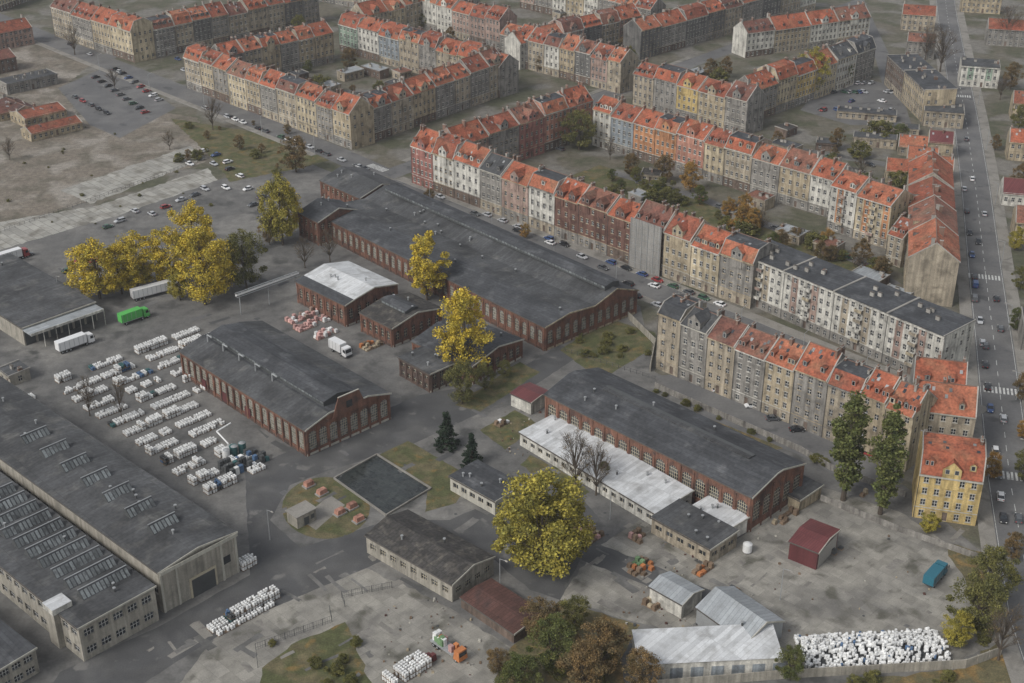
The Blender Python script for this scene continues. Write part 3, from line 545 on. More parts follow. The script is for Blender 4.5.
def loft(b,part,mat,secs,cap=True):
    n=len(secs[0]); vs=[p for s_ in secs for p in s_]; fs=[]
    for i in range(len(secs)-1):
        for j in range(n): fs.append((i*n+j,i*n+(j+1)%n,(i+1)*n+(j+1)%n,(i+1)*n+j))
    if cap: fs+= [tuple(range(n))[::-1],tuple(range((len(secs)-1)*n,len(secs)*n))]
    b.m(part,mat,vs,fs)
def carmesh(col,van=False,est=False):
    b=Bd('car'); pm='paint_'+col
    st_=[(-2.12,.72,.35,.62),(-2.05,.82,.28,.84),(-1.3,.87,.22,.93),(.0,.88,.2,.92),(.95,.87,.22,.90),(1.75,.82,.24,.76),(2.08,.72,.3,.58)]
    if van: st_=[(-2.3,.85,.35,.95),(-2.25,.93,.28,1.05),(0,.95,.25,1.05),(1.3,.93,.25,1.0),(2.0,.88,.28,.85),(2.25,.78,.3,.65)]
    secs=[[(x,-w*.93,zl),(x,w*.93,zl),(x,w,zl+(zh-zl)*.5),(x,w*.94,zh),(x,-w*.94,zh),(x,-w,zl+(zh-zl)*.5)] for x,w,zl,zh in st_]
    loft(b,'b',pm,secs)
    if van: lo=(-2.24,1.45,.86);hi=(-2.15,.75,.78);zb,zt=1.02,1.85
    elif est: lo=(-2.02,1.05,.79);hi=(-1.75,.3,.64);zb,zt=.88,1.46
    else: lo=(-1.72,1.05,.79);hi=(-1.1,.25,.62);zb,zt=.89,1.42
    v=[(lo[0],-lo[2],zb),(lo[1],-lo[2],zb),(lo[1],lo[2],zb),(lo[0],lo[2],zb),(hi[0],-hi[2],zt),(hi[1],-hi[2],zt),(hi[1],hi[2],zt),(hi[0],hi[2],zt)]
    b.m('b','autoglass' if not van else pm,v,[(0,1,5,4),(1,2,6,5),(2,3,7,6),(3,0,4,7)]); 
    if van: b.f('b','autoglass',[(1.42,-.7,1.08),(1.42,.7,1.08),(.86,.66,1.72),(.86,-.66,1.72)]); 
    b.box('b',pm,hi[0]-.03,hi[1]+.03,-hi[2]-.02,hi[2]+.02,zt-.02,zt+.04,tx=.1,ty=.06)
    for s_ in (-1,1): b.m('b',pm,[(-.41,s_*(lo[2]+.01),zb),(-.29,s_*(lo[2]+.01),zb),(-.31,s_*(hi[2]+.015),zt),(-.39,s_*(hi[2]+.015),zt)],[(0,1,2,3)])
    for x in (-1.32,1.32):
        for y in (-.78,.78):
            s_=1 if y>0 else -1
            b.tube('b','tyre',(x,y-.1*s_,.32),(x,y+.12*s_,.32),.32,n=12); b.tube('b','metal',(x,y+.12*s_,.32),(x,y+.13*s_,.32),.18,n=8)
    e=2.13 if not van else 2.31
    for s_ in (-1,1):
        b.box('b','lampred',-e-.02,-e+.1,s_*.62-.14,s_*.62+.14,.62,.78); b.box('b','lampw',e-.25,e-.05,s_*.6-.14,s_*.6+.14,.55,.68)
        b.box('b',pm,.72,.92,s_*.98-.08,s_*.98+.08,.9,1.02)
    return b.mesh('b')
CM={}
def car(u,v,d,col=None,typ=None,name='parked_car',flip=None):
    col=col or R.choice(['silver','silver','black','white','dgrey','blue','dgrey','dgrey','green','silver','red','silver','black'])
    typ=typ or R.choice(['h','e','h']); k=(col,typ)
    if k not in CM: CM[k]=carmesh(col,van=typ=='v',est=typ=='e')
    o=bpy.data.objects.new(name if typ!='v' else 'parked_van',CM[k]); p=G(u,v); o.location=(p.x,p.y,.05); a=math.atan2(d.y,d.x)
    if (R.random()<.5 if flip is None else flip): a+=math.pi
    o.rotation_euler=(0,0,a+R.uniform(-.04,.04)); COL.objects.link(o)
for (u,v,c) in ((692,376,'black'),(719,391,'white'),(752,407,'white'),(773,420,'dgrey'),(797,431,'black')): car(u,v,Vector((.95,.1,0)),c)
car(868,455,DL,'red'); car(705,384,DS,'dgrey')
for (u,v,c) in ((550,244,'white'),(518,232,'black'),(603,269,'dgrey'),(628,285,'black'),(636,297,'black'),(654,287,'white'),(657,306,'silver'),(582,258,'silver'),(475,215,'dgrey'),(700,322,'red')): car(u,v,DL,c)
for k in range(20):
    if R.random()<.75: car(425+k*15.5,192+k*15.5*.385,DL)
for k in range(22):
    if R.random()<.6: car(205+k*7.6,109+k*7.6*.38,DL)
for (u,v) in ((178,60),(184,71),(120,73),(70,45),(230,118),(310,148),(90,55),(360,168)): car(u,v,DL,name='car')
for i in range(9): car(96+i*6.2,78+i*4.4,DS)
for i in range(8): car(108+i*6.2+8,70+i*4.4,DS)
for i in range(5): car(75+i*8,98+i*4,DL)
for (u,v) in ((204,152),(216,156),(228,163),(240,177),(226,189),(253,206),(262,198),(248,190),(270,188),(152,215),(166,208),(181,201),(195,196),(205,190),(135,212),(120,222),(108,228),(230,170),(214,165),(190,165)): car(u,v,DS if R.random()<.6 else DL)
for (u,v) in ((10,285),(20,281),(32,278),(68,272),(80,262),(28,256),(6,296),(95,262)): car(u,v,DS)
for (u,v,c) in ((978,243,'black'),(996,300,'black'),(985,347,'dgrey'),(1003,420,'silver'),(972,180,'white'),(966,140,'dgrey'),(1018,520,'dgrey'),(1000,330,'dgrey'),(984,215,'silver')): car(u,v,DR,c,name='car')
for i in range(16):
    y=190+i*22; x=966+(y-190)*.118 - 2
    if R.random()<.7: car(x,y,DR)
car(975,286,DR,'blue','v',flip=False); car(974,300,DR,'dgrey','v')
for i in range(26): car(R.uniform(815,895),0+R.choice([84,93,102,111]),DS if i%2 else DL)
for (u,v) in ((700,200),(745,218),(775,229),(640,184),(860,265),(875,276),(848,258),(540,140),(560,150),(410,40),(470,70),(320,100),(340,96),(372,96),(830,158),(800,153),(870,166),(660,190),(720,208)): car(u,v,DL)
def truck(name,u,v,d,Lb,boxmat,cabmat,hb=2.7,semi=True):
    p=G(u,v); b=Bd(name,p,d); x0=-Lb/2
    b.box('cargo_box',boxmat,x0,x0+Lb,-1.25,1.25,1.15,1.15+hb); 
    for i in range(int(Lb/1.5)): b.box('cargo_box','metal',x0+.4+i*1.5,x0+.5+i*1.5,-1.28,-1.25,1.2,1.1+hb); 
    b.box('cargo_box','metal',x0-.03,x0+Lb+.03,-1.29,-1.25,1.05,1.2); b.box('chassis','metaldark',x0+.2,x0+Lb+2.2,-.5,.5,.75,1.14)
    xc=x0+Lb+.5
    b.m('cab',cabmat,[(xc,-1.2,.6),(xc+2.1,-1.2,.6),(xc+2.1,1.2,.6),(xc,1.2,.6),(xc,-1.2,3.2),(xc+1.7,-1.15,3.1),(xc+1.7,1.15,3.1),(xc,1.2,3.2)],[(0,1,5,4),(1,2,6,5),(2,3,7,6),(3,0,4,7),(4,5,6,7)])
    b.m('windscreen','autoglass',[(xc+1.99,-1.05,1.7),(xc+1.99,1.05,1.7),(xc+1.80,1.02,2.75),(xc+1.80,-1.02,2.75)],[(0,1,2,3)])
    for s_ in (-1,1): b.m('side_window','autoglass',[(xc+.7,s_*1.215,1.8),(xc+1.7,s_*1.21,1.8),(xc+1.6,s_*1.2,2.7),(xc+.7,s_*1.21,2.7)],[(0,1,2,3)]); b.box('mirrors','metaldark',xc+1.9,xc+2.0,s_*1.42-.12,s_*1.42+.12,1.9,2.6)
    b.box('bumper','metaldark',xc+2.1,xc+2.2,-1.18,1.18,.4,.9)
    for x in ([x0+1,x0+2.3,x0+3.6] if semi else [x0+1.5])+[xc-.6,xc+1.3]:
        for y in (-1.0,1.0): wheel(b,x,y,.5,.32)
    b.done()
truck('semi_truck',152,296,(DS+Vector((.15,-.1,0))),13.2,'paint_white','paint_white'); truck('box_truck',131,322,DS,7.2,'paint_lime','paint_lime',semi=False); truck('box_truck',72,349,DS,9,'paint_white','paint_white')
truck('box_truck',338,352,-DL,5.5,'paint_white','paint_white',semi=False); truck('semi_truck',8,262,DS*1,10,'paint_white','paint_red'); truck('box_truck',932,583,DS+DL*.1,5.5,'paint_teal','paint_teal',hb=2.2,semi=False)
b=Bd('loaded_flatbed_truck',G(447,651),-DL); b.box('bed','metal',-4,3,-1.2,1.2,1,1.3); b.box('cab','orangeobj',3.2,5,-1.2,1.2,.6,2.9,tx=.2,ty=.1); b.box('windscreen','autoglass',4.85,4.97,-1,1,1.7,2.6)
for x in (-3,-1.8,3.8):
    for y in (-1,1): wheel(b,x,y,.5,.3)
for i in range(16): 
    x=R.uniform(-3.8,2);y=R.uniform(-1,.6); b.box('load',R.choice(['orangeobj','greenobj','drumwhite','bags']),x,x+1,y,y+.8,1.3,1.3+R.uniform(.6,2))
b.done()
# ---------------------------------------------------------------- stacks of drums
def drum(b,x,y,z,r=.3,h=.9,mat='drumwhite',n=8):
    v=[(x+r*math.cos(a),y+r*math.sin(a),z) for a in [2*math.pi*i/n for i in range(n)]]+[(x+r*math.cos(a),y+r*math.sin(a),z+h*.9) for a in [2*math.pi*i/n for i in range(n)]]+[(x+r*.8*math.cos(a),y+r*.8*math.sin(a),z+h) for a in [2*math.pi*i/n for i in range(n)]]
    b.m('drums',mat,v,[(i,(i+1)%n,n+(i+1)%n,n+i) for i in range(n)]+[(n+i,n+(i+1)%n,2*n+(i+1)%n,2*n+i) for i in range(n)]+[tuple(range(2*n,3*n))])
    b.m('drums','metaldark',[(x+.08*math.cos(t*1.57),y+.08*math.sin(t*1.57)+.1,z+h+.01) for t in range(4)],[(0,1,2,3)])
def stackrow(o,d,L,nw=2,lv=(1,2),gap=.06):
    b=Bd('barrel_stack',o,d); x=0; lev=R.choice(lv)
    while x<L:
        if R.random()<gap: x+=R.uniform(.6,1.6); continue
        if R.random()<.2: lev=R.choice(lv)
        dark=R.random()<.05
        for k in range(nw):
            if R.random()<.04: continue
            y=k*1.42+R.uniform(-.12,.12); zz=0; xo=R.uniform(-.08,.08)
            for j in range(lev):
                b.box('pallets','pallet',x+xo,x+xo+1.25,y,y+1.25,zz,zz+.14)
                mt='drumwhite' if not dark else R.choice(['drumblue','metaldark','teal'])
                for a in (.31,.95):
                    for c in (.31,.95):
                        if R.random()<.96: drum(b,x+xo+a+R.uniform(-.03,.03),y+c+R.uniform(-.03,.03),zz+.14,.285,.9,mt)
                zz+=1.1
        x+=1.48
    b.done()
base=G(50,388); dn=-DL
for i in range(13):
    o=base+dn*(6.5*i)
    segs=[(1,11),(14,25)]+([(28,37)] if i<5 else [])+([(39,50)] if i<3 else [])
    if i==5: segs.append((28,32))
    if i>=9: segs=[(1,10),(13,18)]
    if i==0: segs=[(3,9),(13,24),(28,38),(41,50)]
    for (s0,s1) in segs: stackrow(o+DS*(s0+R.uniform(-.6,.6))+dn*R.uniform(-.3,.3),DS,s1-s0+R.uniform(-1.5,.6),lv=(1,1,1,2),gap=.05)
stackrow(G(213,634),DS,17,nw=2,lv=(1,1,2),gap=0); stackrow(G(219,637),DS,16,nw=1,lv=(1,),gap=0); stackrow(G(395,690),DS,10,nw=3); stackrow(G(243,572),DS,3); stackrow(G(22,404),DS,4)
b=Bd('barrel_heap',G(806,672),(G(958,664)-G(806,672)))
for i in range(760):
    x=R.uniform(0,30); y=R.uniform(0,10.5); zt=1.9*(1-abs(y-5)/6.5)+.2
    z=R.uniform(max(0,zt-.7),zt)
    a=R.uniform(-.3,.3); 
    if R.random()<.65: drum(b,x,y,z,.3,.85,'drumwhite' if R.random()<.95 else 'drumblue')
    else: b.tube('drums','drumwhite',(x,y,z+.3),(x+.85*math.cos(a),y+.85*math.sin(a),z+.3+R.uniform(-.2,.2)),.3,n=8)
b.box('drums','metaldark',.5,28.5,1,9,0,.7,tx=1,ty=2)
b.done()
b=Bd('chemical_tank_group',G(232,470),DS)
for i in range(3): b.cyl('tanks',['drumwhite','teal','teal'][i],2+i*2.4,5+R.uniform(-.5,.5),0,3.0,1.0,16); b.cyl('tanks','metal',2+i*2.4,5,3.0,3.3,.9,16,r2=.3)
for i in range(9):
    for j in range(5):
        if R.random()<.8: b.box('crates',R.choice(['metaldark','teal','drumwhite','metaldark','drumblue']),i*1.3-2,i*1.3-.9,j*1.3-3,j*1.3-1.9,0,R.choice([1,2.1]),tx=.05,ty=.05)
b.tube('pipe','drumwhite',(4,7,3),(4,12,4.6),.2,n=8); b.tube('pipe','drumwhite',(4,12,4.6),(9,13,4.6),.2,n=8); b.tube('pipe','drumwhite',(4,7,0),(4,7,3),.2,n=8)
b.done()
def pile(name,u,v,nx,ny,mats,hmax=1.6,d=DS):
    b=Bd(name,G(u,v),d)
    for i in range(nx):
        for j in range(ny):
            if R.random()<.85:
                z=R.uniform(.5,hmax); b.box('stack',R.choice(mats),i*1.35+R.uniform(0,.2),i*1.35+1.15,j*1.35+R.uniform(0,.2),j*1.35+1.15,.12,z,tx=.08,ty=.08); b.box('stack','pallet',i*1.35,i*1.35+1.2,j*1.35,j*1.35+1.2,.0,.12)
    b.done()
pile('bag_pallets',292,325,9,3,['bags','bags','drumwhite','pink']); pile('bag_pallets',300,333,9,3,['bags','bags','drumwhite']); pile('bag_pallets',318,341,6,3,['bags','bags','drumwhite']); pile('pallet_stack',367,352,5,3,['pallet','orangeobj','sand']); pile('pallet_stack',590,545,4,5,['pallet','pallet','sand','bags'])
pile('pallet_stack',640,580,5,4,['pallet','orangeobj','pallet','greenobj']); pile('pallet_stack',655,612,4,3,['pallet','sand','pallet']); pile('pallet_stack',418,672,4,2,['orangeobj','pallet','redmetal']); pile('pallet_stack',780,528,6,2,['pallet','sand'])
pile('pallet_stack',700,578,4,2,['pallet','orangeobj']); pile('pallet_stack',500,428,3,2,['pallet','drumwhite']); pile('pallet_stack',640,545,3,3,['pallet','bags']); pile('pallet_stack',835,556,3,1,['pallet','metaldark']); pile('pallet_stack',860,500,4,1,['pallet','sand']); pile('pallet_stack',730,600,3,2,['metaldark','pallet'])
b=Bd('yard_debris')
for i in range(260):
    u,v=R.choice([(R.uniform(620,960),R.uniform(520,640)),(R.uniform(620,720),R.uniform(560,640)),(R.uniform(380,480),R.uniform(600,680)),(R.uniform(500,560),R.uniform(400,460))]); p=G(u,v); s_=R.uniform(.12,.6); t_=R.uniform(.08,.4)
    b.box('bits',R.choice(['pallet','metaldark','chimg','trimlight','sand','rustroof','pallet']),p.x,p.x+s_,p.y,p.y+s_*R.uniform(.4,1.6),.0,t_,tx=.03,ty=.03)
b.done()
b=Bd('transformer_kiosk',G(308,524),DS); b.box('body','concwall',-3,2.5,0,4,0,3.2); b.box('roof','pavement',-3.3,2.8,-.3,4.3,3.2,3.45); b.box('door','metaldark',-1,.4,-.05,-.002,0,2.2); b.box('louvre','metaldark',1,2,-.05,-.002,1,2.2); b.done()
for (u,v) in ((309,486),(322,494),(340,514),(359,521),(352,508)):
    b=Bd('filling_cap_box',G(u,v),DS); b.box('plinth','kerb',-1.5,1.5,-1,1,0,.4); b.box('cover','salmon',-1.2,1.2,-.8,.8,.4,1.5,tx=.15,ty=.15); b.done()
b=Bd('white_tank',G(747,552)); b.cyl('shell','drumwhite',0,0,.3,2.3,1.1,16); b.cyl('shell','drumwhite',0,0,2.3,2.7,1.1,16,r2=.4)
for a in range(4): b.cyl('legs','metaldark',.8*math.cos(a*1.57),.8*math.sin(a*1.57),0,.3,.1,6)
b.done()
b=Bd('pipe_bridge'); A=G(238,316); C=G(300,293)
A.z=C.z=6.5
for dz in (0,1.1):
    for off in (-.5,.5):
        n=Vector((-(C-A).normalized().y,(C-A).normalized().x,0))*off; b.tube('truss','metal',A+n+Vector((0,0,dz)),C+n+Vector((0,0,dz)),.12)
b.tube('pipe','drumwhite',A+Vector((0,0,.6)),C+Vector((0,0,.6)),.35,n=8)
for i in range(10):
    p=A.lerp(C,i/10);q=A.lerp(C,(i+1)/10); b.tube('truss','metal',p,q+Vector((0,0,1.1)),.06,n=4)
for t in (.05,.5,.95): p=A.lerp(C,t); b.tube('legs','metal',Vector((p.x,p.y,0)),p,.18)
b.done()
def fence(name,px,h=1.3,sp=2.0,mat='metaldark',bars=True,z=0):
    b=Bd(name,G(*px[0])); o=b.o
    for i in range(len(px)-1):
        A=G(*px[i])-o;C=G(*px[i+1])-o; L=(C-A).length; n=max(1,int(L/sp))
        for k in range(n+1): p=A.lerp(C,k/n); b.tube('posts',mat,p,p+Vector((0,0,h)),.06,n=4)
        for hh in (h*.35,h*.95): b.tube('rails',mat,A+Vector((0,0,hh)),C+Vector((0,0,hh)),.04,n=4)
        if bars:
            m=int(L/.5)
            for k in range(m): p=A.lerp(C,k/m); b.tube('bars',mat,p,p+Vector((0,0,h*.95)),.018,n=3)
    b.done()
fence('metal_fence',[(258,668),(256,650),(332,622),(330,612)],h=1.8); fence('metal_fence',[(345,607),(342,598),(392,588)],h=1.8); fence('metal_fence',[(0,233),(100,198),(205,160)],bars=False); fence('metal_fence',[(560,350),(655,380)],bars=False)
def wallstrip(name,px,h,t=.25,mat='concwall'):
    b=Bd(name,G(*px[0])); o=b.o
    for i in range(len(px)-1):
        A=G(*px[i])-o;C=G(*px[i+1])-o; L=(C-A).length; d=(C-A)/L; n=Vector((-d.y,d.x,0))*t/2; m=max(1,int(L/2.5))
        for k in range(m):
            p=A+d*(L*k/m);q=A+d*(L*(k+1)/m-.1); v=[p-n,q-n,q+n,p+n]
            b.m('panels',mat,[(w.x,w.y,0) for w in v]+[(w.x,w.y,h) for w in v],[(0,1,5,4),(1,2,6,5),(2,3,7,6),(3,0,4,7),(4,5,6,7)])
            n2=n*1.6; q2=q+d*.1; v=[q-n2,q2-n2,q2+n2,q+n2]
            b.m('posts',mat,[(w.x,w.y,0) for w in v]+[(w.x,w.y,h+.12) for w in v],[(0,1,5,4),(1,2,6,5),(2,3,7,6),(3,0,4,7),(4,5,6,7)])
    b.done()
wallstrip('concrete_wall',[(640,690),(790,678),(965,668),(1000,655)],2.2); wallstrip('concrete_wall',[(905,497),(830,470),(800,452),(655,388)],1.8,mat='grey'); wallstrip('concrete_wall',[(820,500),(900,532),(985,562),(1000,655)],1.6,mat='grey')
wallstrip('concrete_wall',[(420,210),(560,272)],2.0,mat='brickdark'); wallstrip('concrete_wall',[(628,318),(655,345),(650,372)],2.2)
def lamp(u,v,d):
    b=Bd('street_lamp',G(u,v),d); b.tube('pole','metal',(0,0,0),(0,0,8.5),.11,.07,n=8); b.tube('arm','metal',(0,0,8.4),(1.8,0,8.9),.05,n=6); b.box('head','chimg',1.6,2.4,-.15,.15,8.83,9.0,tx=.08,ty=.03); b.done()
for (u,v) in ((1035,560),(1024,470),(1016,400),(1008,330),(1001,265),(995,205),(986,150),(978,105)): lamp(u,v,Vector((-.966,.26,0)))
for k in range(8): lamp(430+k*62,208+k*62*.405,DS)
for (u,v) in ((205,112),(262,135),(150,92),(100,72),(315,155)): lamp(u,v,DS)
for (u,v) in ((270,540),(500,590),(610,520),(780,600),(60,300),(640,683)): lamp(u,v,-DL)
# ---------------------------------------------------------------- trees
def treemesh(name,Ht,Rc,leaf,seed,n=5200,cz=.6,rz=.42,ls=.42,cl=46,shape='round',cr=1.5):
    rg=random.Random(seed); nr=np.random.RandomState(seed); b=Bd(name)
    pts=[Vector((0,0,0))]
    for i in range(1,6): pts.append(Vector((rg.uniform(-.3,.3)*i*.4,rg.uniform(-.3,.3)*i*.4,Ht*.85*i/5)))
    r0=Ht*.016
    for i in range(5): b.tube('t','bark',pts[i],pts[i+1],r0*(1-i*.18)*(1.25 if i==0 else 1),r0*(1-(i+1)*.18),n=7)
    cen=[]
    for k in range(cl):
        while True:
            v=Vector((rg.uniform(-1,1),rg.uniform(-1,1),rg.uniform(-1,1)))
            if .25<v.length<1: break
        if shape=='poplar': zz=(v.z+1)/2; w=math.sin(math.pi*min(1,zz*.85+.12))**.7; p=Vector((v.x*Rc*w,v.y*Rc*w,Ht*(.08+.9*zz)))
        elif shape=='fir': zz=rg.random()**1.4; w=(1-zz)*.95+.05; a=rg.uniform(0,6.28); q=rg.uniform(.4,1); p=Vector((Rc*w*q*math.cos(a),Rc*w*q*math.sin(a),Ht*(.06+.92*zz)-q*w*.6))
        else:
            k_=v.length**-.3; lob=1+.2*math.sin(3*math.atan2(v.y,v.x)+seed)+rg.uniform(-.1,.12)
            tp=1-.25*max(0,v.z)
            p=Vector((v.x*Rc*k_*lob*tp,v.y*Rc*k_*lob*tp,Ht*(cz+rz*v.z*k_)))
        cen.append(p)
        s_=pts[min(5,max(1,int(5*max(.15,(p.z/Ht-.22)))))] if shape!='poplar' else pts[min(5,max(1,int(5*p.z/Ht)))]
        if k%3==0 or shape=='bare':
            mid=s_.lerp(p,.5)+Vector((0,0,.4)); b.tube('t','bark',s_,mid,r0*.35,r0*.22,n=5); b.tube('t','bark',mid,p,r0*.22,r0*.06,n=4)
        if shape=='bare':
            for q in range(9):
                e=p+Vector((rg.uniform(-1,1),rg.uniform(-1,1),rg.uniform(-.3,1)))*Rc*.32; st=mid.lerp(p,rg.uniform(.2,1)); b.tube('t','bark',st,e,.045,.02,n=3)
    if n:
        C=np.array([[*c] for c in cen]); wts=nr.uniform(.3,1.5,len(C)); wts/=wts.sum()
        idx=nr.choice(len(C),n,p=wts); rad=nr.uniform(.55,1.35,len(C))*cr
        v=nr.normal(size=(n,3)); v/=np.linalg.norm(v,axis=1)[:,None]; rr=nr.uniform(0,1,n)**.5
        P=C[idx]+v*(rr*rad[idx])[:,None]*np.array([1,1,.75])
        P[:,2]=np.maximum(P[:,2],Ht*.04)
        a=nr.normal(size=(n,3)); a[:,2]*=.6; a/=np.linalg.norm(a,axis=1)[:,None]; c=np.cross(a,nr.normal(size=(n,3))); c/=np.linalg.norm(c,axis=1)[:,None]
        s1=(nr.uniform(.6,1.3,n)*ls)[:,None]; s2=s1*.75
        V=np.stack([P-a*s1*.5,P+c*s2*.5,P+a*s1*.5,P-c*s2*.5],1).reshape(-1,3)
        b.m('t',leaf,[tuple(x) for x in V.tolist()],[(4*i,4*i+1,4*i+2,4*i+3) for i in range(n)])
    return b.mesh('t')
TM={}
def tm(kind,s):
    k=(kind,s)
    if k not in TM:
        sd=s*17+len(kind)*3
        if kind=='poplar': TM[k]=treemesh('poplar',20,2.2,'lf_poplar',sd,9500,ls=.42,cl=90,shape='poplar',cr=.95)
        elif kind=='fir': TM[k]=treemesh('fir',20,4.6,'lf_fir',sd,7500,ls=.6,cl=130,shape='fir',cr=1.0)
        elif kind=='bare': TM[k]=treemesh('bare',20,6,'lf_brown',sd,500,ls=.3,cl=44,shape='bare',cz=.62,rz=.36,cr=1.2)
        elif kind=='tall': TM[k]=treemesh('tall',20,3.9,'lf_yellow',sd,12000,ls=.42,cl=70,cz=.54,rz=.46,cr=1.35)
        elif kind=='bush': TM[k]=treemesh('bush',20,11,'lf_olive',sd,4000,ls=1.3,cl=36,cz=.45,rz=.42,cr=3.4)
        else: TM[k]=treemesh(kind,20,6.3,'lf_'+kind,sd,16000 if kind in('yellow','ygreen') else 12000,ls=.44,cl=96,cz=.53,rz=.44,cr=1.6)
    return TM[k]
names=dict(poplar='poplar_tree',fir='spruce_tree',bare='bare_tree',bush='bush')
def tree(kind,u,v,h,w=1.,s=None):
    o=bpy.data.objects.new(names.get(kind,'deciduous_tree'),tm(kind,R.randint(0,1) if s is None else s)); o.location=G(u,v); k=h/20
    o.scale=(k*w,k*w,k); o.rotation_euler=(0,0,R.uniform(0,6.28)); COL.objects.link(o)
for t in (('yellow',100,299,21,1.2),('yellow',122,294,18,1.1),('yellow',138,287,20,1.15),('yellow',172,284,21,1.05),('yellow',205,305,27,.95),('yellow',196,265,24,.95),('yellow',226,290,18,.9),('olive',247,290,22,.9),('ygreen',283,245,27,.75),('yellow',290,236,21,.7),
 ('tall',427,300,24,1.15),('yellow',464,376,28,.85),('olive',462,404,14,.95),('ygreen',540,573,27,1.15),('ygreen',562,562,19,1.1),('ygreen',522,560,17,1.),
 ('poplar',843,500,32,1.15),('poplar',880,514,31,1.05),('olive',579,150,18,1.2),('ygreen',810,96,24,.9),('orange',690,192,13,1),('brown',664,182,12,1),('brown',630,176,10,1),('orange',745,215,9,1),
 ('fir',447,447,10.5,1.4),('fir',472,465,9.5,1.4),('olive',975,628,14,1.3),('ygreen',955,645,9,1.1),('olive',990,600,14,1.1),('green',552,668,13,1.2),('brown',600,672,13,1.2),('olive',575,630,9,1.1),('green',520,690,9,1.4),('brown',640,690,10,1.2),('brown',540,640,11,1.1),('brown',583,690,12,1.2),
 ('green',790,680,9,1),('brown',497,672,6,1.2),('orange',990,478,8,1),('bare',998,660,15,1),('ygreen',928,532,5.5,1.3),('bare',213,130,15,1),('brown',296,172,16,1.1),('bare',330,262,13,1),('bare',305,268,12,1),('bare',575,489,17,1),('bare',596,495,15,1),('olive',604,482,6,1.2),
 ('bare',90,416,13,.7),('bare',122,420,13,.6),('bare',940,72,24,1.1),('bare',925,60,18,1),('bare',1005,45,22,1.1),('brown',1010,90,14,1),('bare',440,300,12,1),('brown',836,150,10,1),('brown',860,265,10,1),('brown',880,280,9,1),('green',845,85,13,1),
 ('bare',75,55,16,1),('bare',115,90,11,1),('bare',10,160,10,1),('bare',170,150,9,1),('olive',300,35,12,1),('brown',240,150,7,1),('orange',525,238,6,1),('brown',430,205,7,1),('olive',520,150,10,1),('bare',610,160,10,1),('brown',780,250,8,1),('brown',820,262,8,1),
 ('olive',485,390,9,1),('olive',505,378,6,1),('brown',270,245,12,.9),('ygreen',180,300,10,1),('brown',1012,560,8,1),('ygreen',1015,250,9,1),('green',420,62,10,1),('brown',450,45,10,1),('olive',760,160,9,1),('brown',700,25,12,1),('bare',310,55,12,1),('green',1015,330,8,1),
 ('brown',350,70,12,1),('olive',380,98,9,1),('bare',330,105,10,1),('brown',310,96,9,1),('olive',690,95,10,1),('brown',725,78,11,1),('bare',600,60,11,1),('olive',575,65,10,1),('brown',490,160,8,1),('bare',545,150,10,1),('olive',630,65,10,1),('brown',790,180,9,1),('olive',820,195,9,1),('bare',860,180,10,1),('brown',890,210,8,1),('green',772,175,8,1),
 ('olive',1018,130,12,1),('brown',1020,190,12,1),('olive',1020,290,9,1),('brown',1022,400,9,1),('orange',1024,440,7,1),('olive',1022,480,9,1),('brown',995,150,7,1),('bare',1000,100,12,1)):
    tree(*t)
for i in range(70):
    u=R.uniform(-100,1120); v=R.uniform(-110,-30); tree(R.choice(['brown','olive','bare']),u,v,R.uniform(10,18))
for i in range(46):
    t=R.random(); u=608+t*270; v=170+t*270*.33+R.uniform(2,26); tree(R.choice(['brown','olive','green','orange','bare','bush']),u,v,R.uniform(3,8),1.2)
for i in range(40): tree(R.choice(['brown','olive','bare','bush','green']),*R.choice([(R.uniform(760,880),R.uniform(140,195)),(R.uniform(300,400),R.uniform(70,105)),(R.uniform(680,745),R.uniform(75,100)),(R.uniform(540,640),R.uniform(40,75)),(R.uniform(150,300),R.uniform(20,50)),(R.uniform(400,470),R.uniform(25,60)),(R.uniform(890,945),R.uniform(130,190))]),R.uniform(4,10),1.1)
for i in range(22): tree('bush',R.uniform(-20,212),R.uniform(118,225),R.uniform(.5,1.4),1.2)
for i in range(16): tree(R.choice(['bush','brown']),R.uniform(170,300),R.uniform(122,178),R.uniform(2,5),1.1)
for i in range(14): tree('bush',R.uniform(575,650),R.uniform(330,360),R.uniform(1.2,3),1.2)
for i in range(14): t=R.random(); tree('bush',655+t*170,392+t*170*.43,R.uniform(1,2.4),1.2)
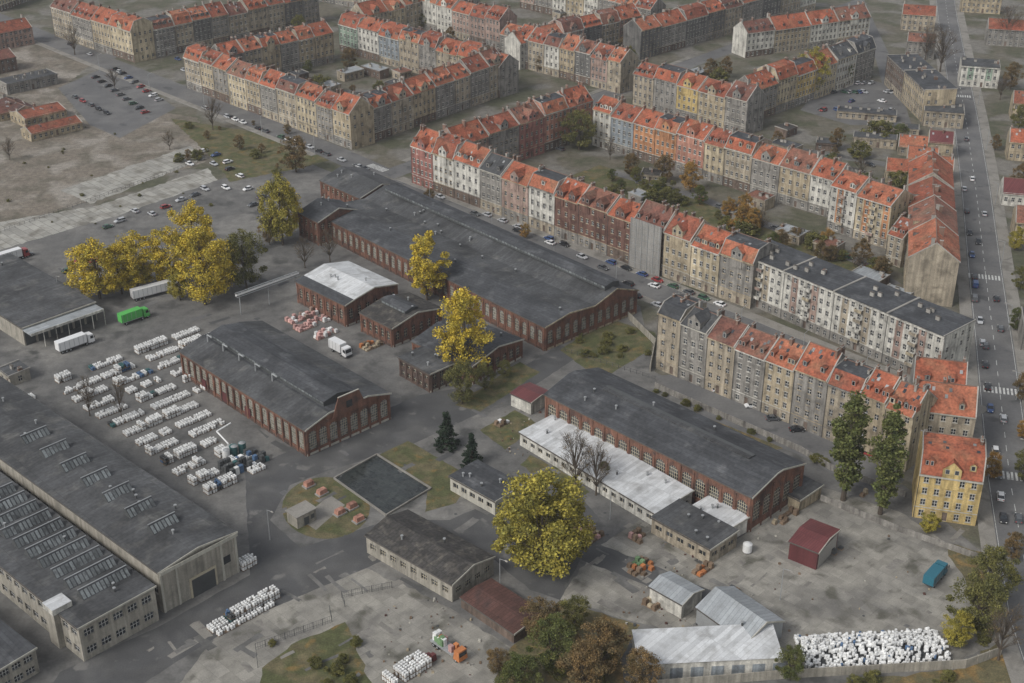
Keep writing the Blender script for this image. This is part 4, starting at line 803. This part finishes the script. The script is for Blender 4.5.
for i in range(30): tree('bush',*R.choice([(R.uniform(270,360),R.uniform(640,690)),(R.uniform(500,640),R.uniform(640,690)),(R.uniform(800,1000),R.uniform(676,700)),(R.uniform(975,1005),R.uniform(570,650))]),R.uniform(.8,3),1.2)
# ---------------------------------------------------------------- light, sky, camera
w=bpy.data.worlds.new('World'); scene.world=w; w.use_nodes=True; nt=w.node_tree; bg=nt.nodes['Background']
sky=nt.nodes.new('ShaderNodeTexSky'); sky.sky_type='NISHITA'; sky.sun_disc=False; EL=math.radians(42); RO=math.radians(232)
sky.sun_elevation=EL; sky.sun_rotation=RO; sky.air_density=1.0; sky.dust_density=2.0
hs=nt.nodes.new('ShaderNodeHueSaturation'); hs.inputs['Saturation'].default_value=.3
nt.links.new(sky.outputs[0],hs.inputs['Color']); nt.links.new(hs.outputs[0],bg.inputs['Color']); bg.inputs['Strength'].default_value=.15
sd=Vector((math.sin(RO)*math.cos(EL),math.cos(RO)*math.cos(EL),math.sin(EL)))
L=bpy.data.lights.new('sun','SUN'); L.energy=1.5; L.energy=1.95; L.angle=math.radians(20); L.color=(1,.975,.945); lo=bpy.data.objects.new('sun',L); lo.rotation_euler=(-sd).to_track_quat('-Z','Y').to_euler(); COL.objects.link(lo)
hm=bpy.data.materials.new('haze'); hm.use_nodes=True; hn=hm.node_tree; hn.nodes.remove(hn.nodes['Principled BSDF'])
vs=hn.nodes.new('ShaderNodeVolumeScatter'); vs.inputs['Color'].default_value=(.94,.96,1,1); vs.inputs['Density'].default_value=.00009; hn.links.new(vs.outputs[0],hn.nodes['Material Output'].inputs['Volume'])
b=Bd('sky_haze'); M['haze']=hm; b.box('air','haze',-1800,1800,-400,2600,-3,300); b.done()
cam=bpy.data.cameras.new('camera'); cam.sensor_width=36; cam.lens=36*F/1024; cam.clip_start=1; cam.clip_end=20000
co=bpy.data.objects.new('camera',cam); co.location=(0,0,H); co.rotation_euler=(math.pi/2-PITCH,0,0); COL.objects.link(co); scene.camera=co
scene.view_settings.view_transform='Standard'; scene.view_settings.look='None'; scene.view_settings.exposure=0
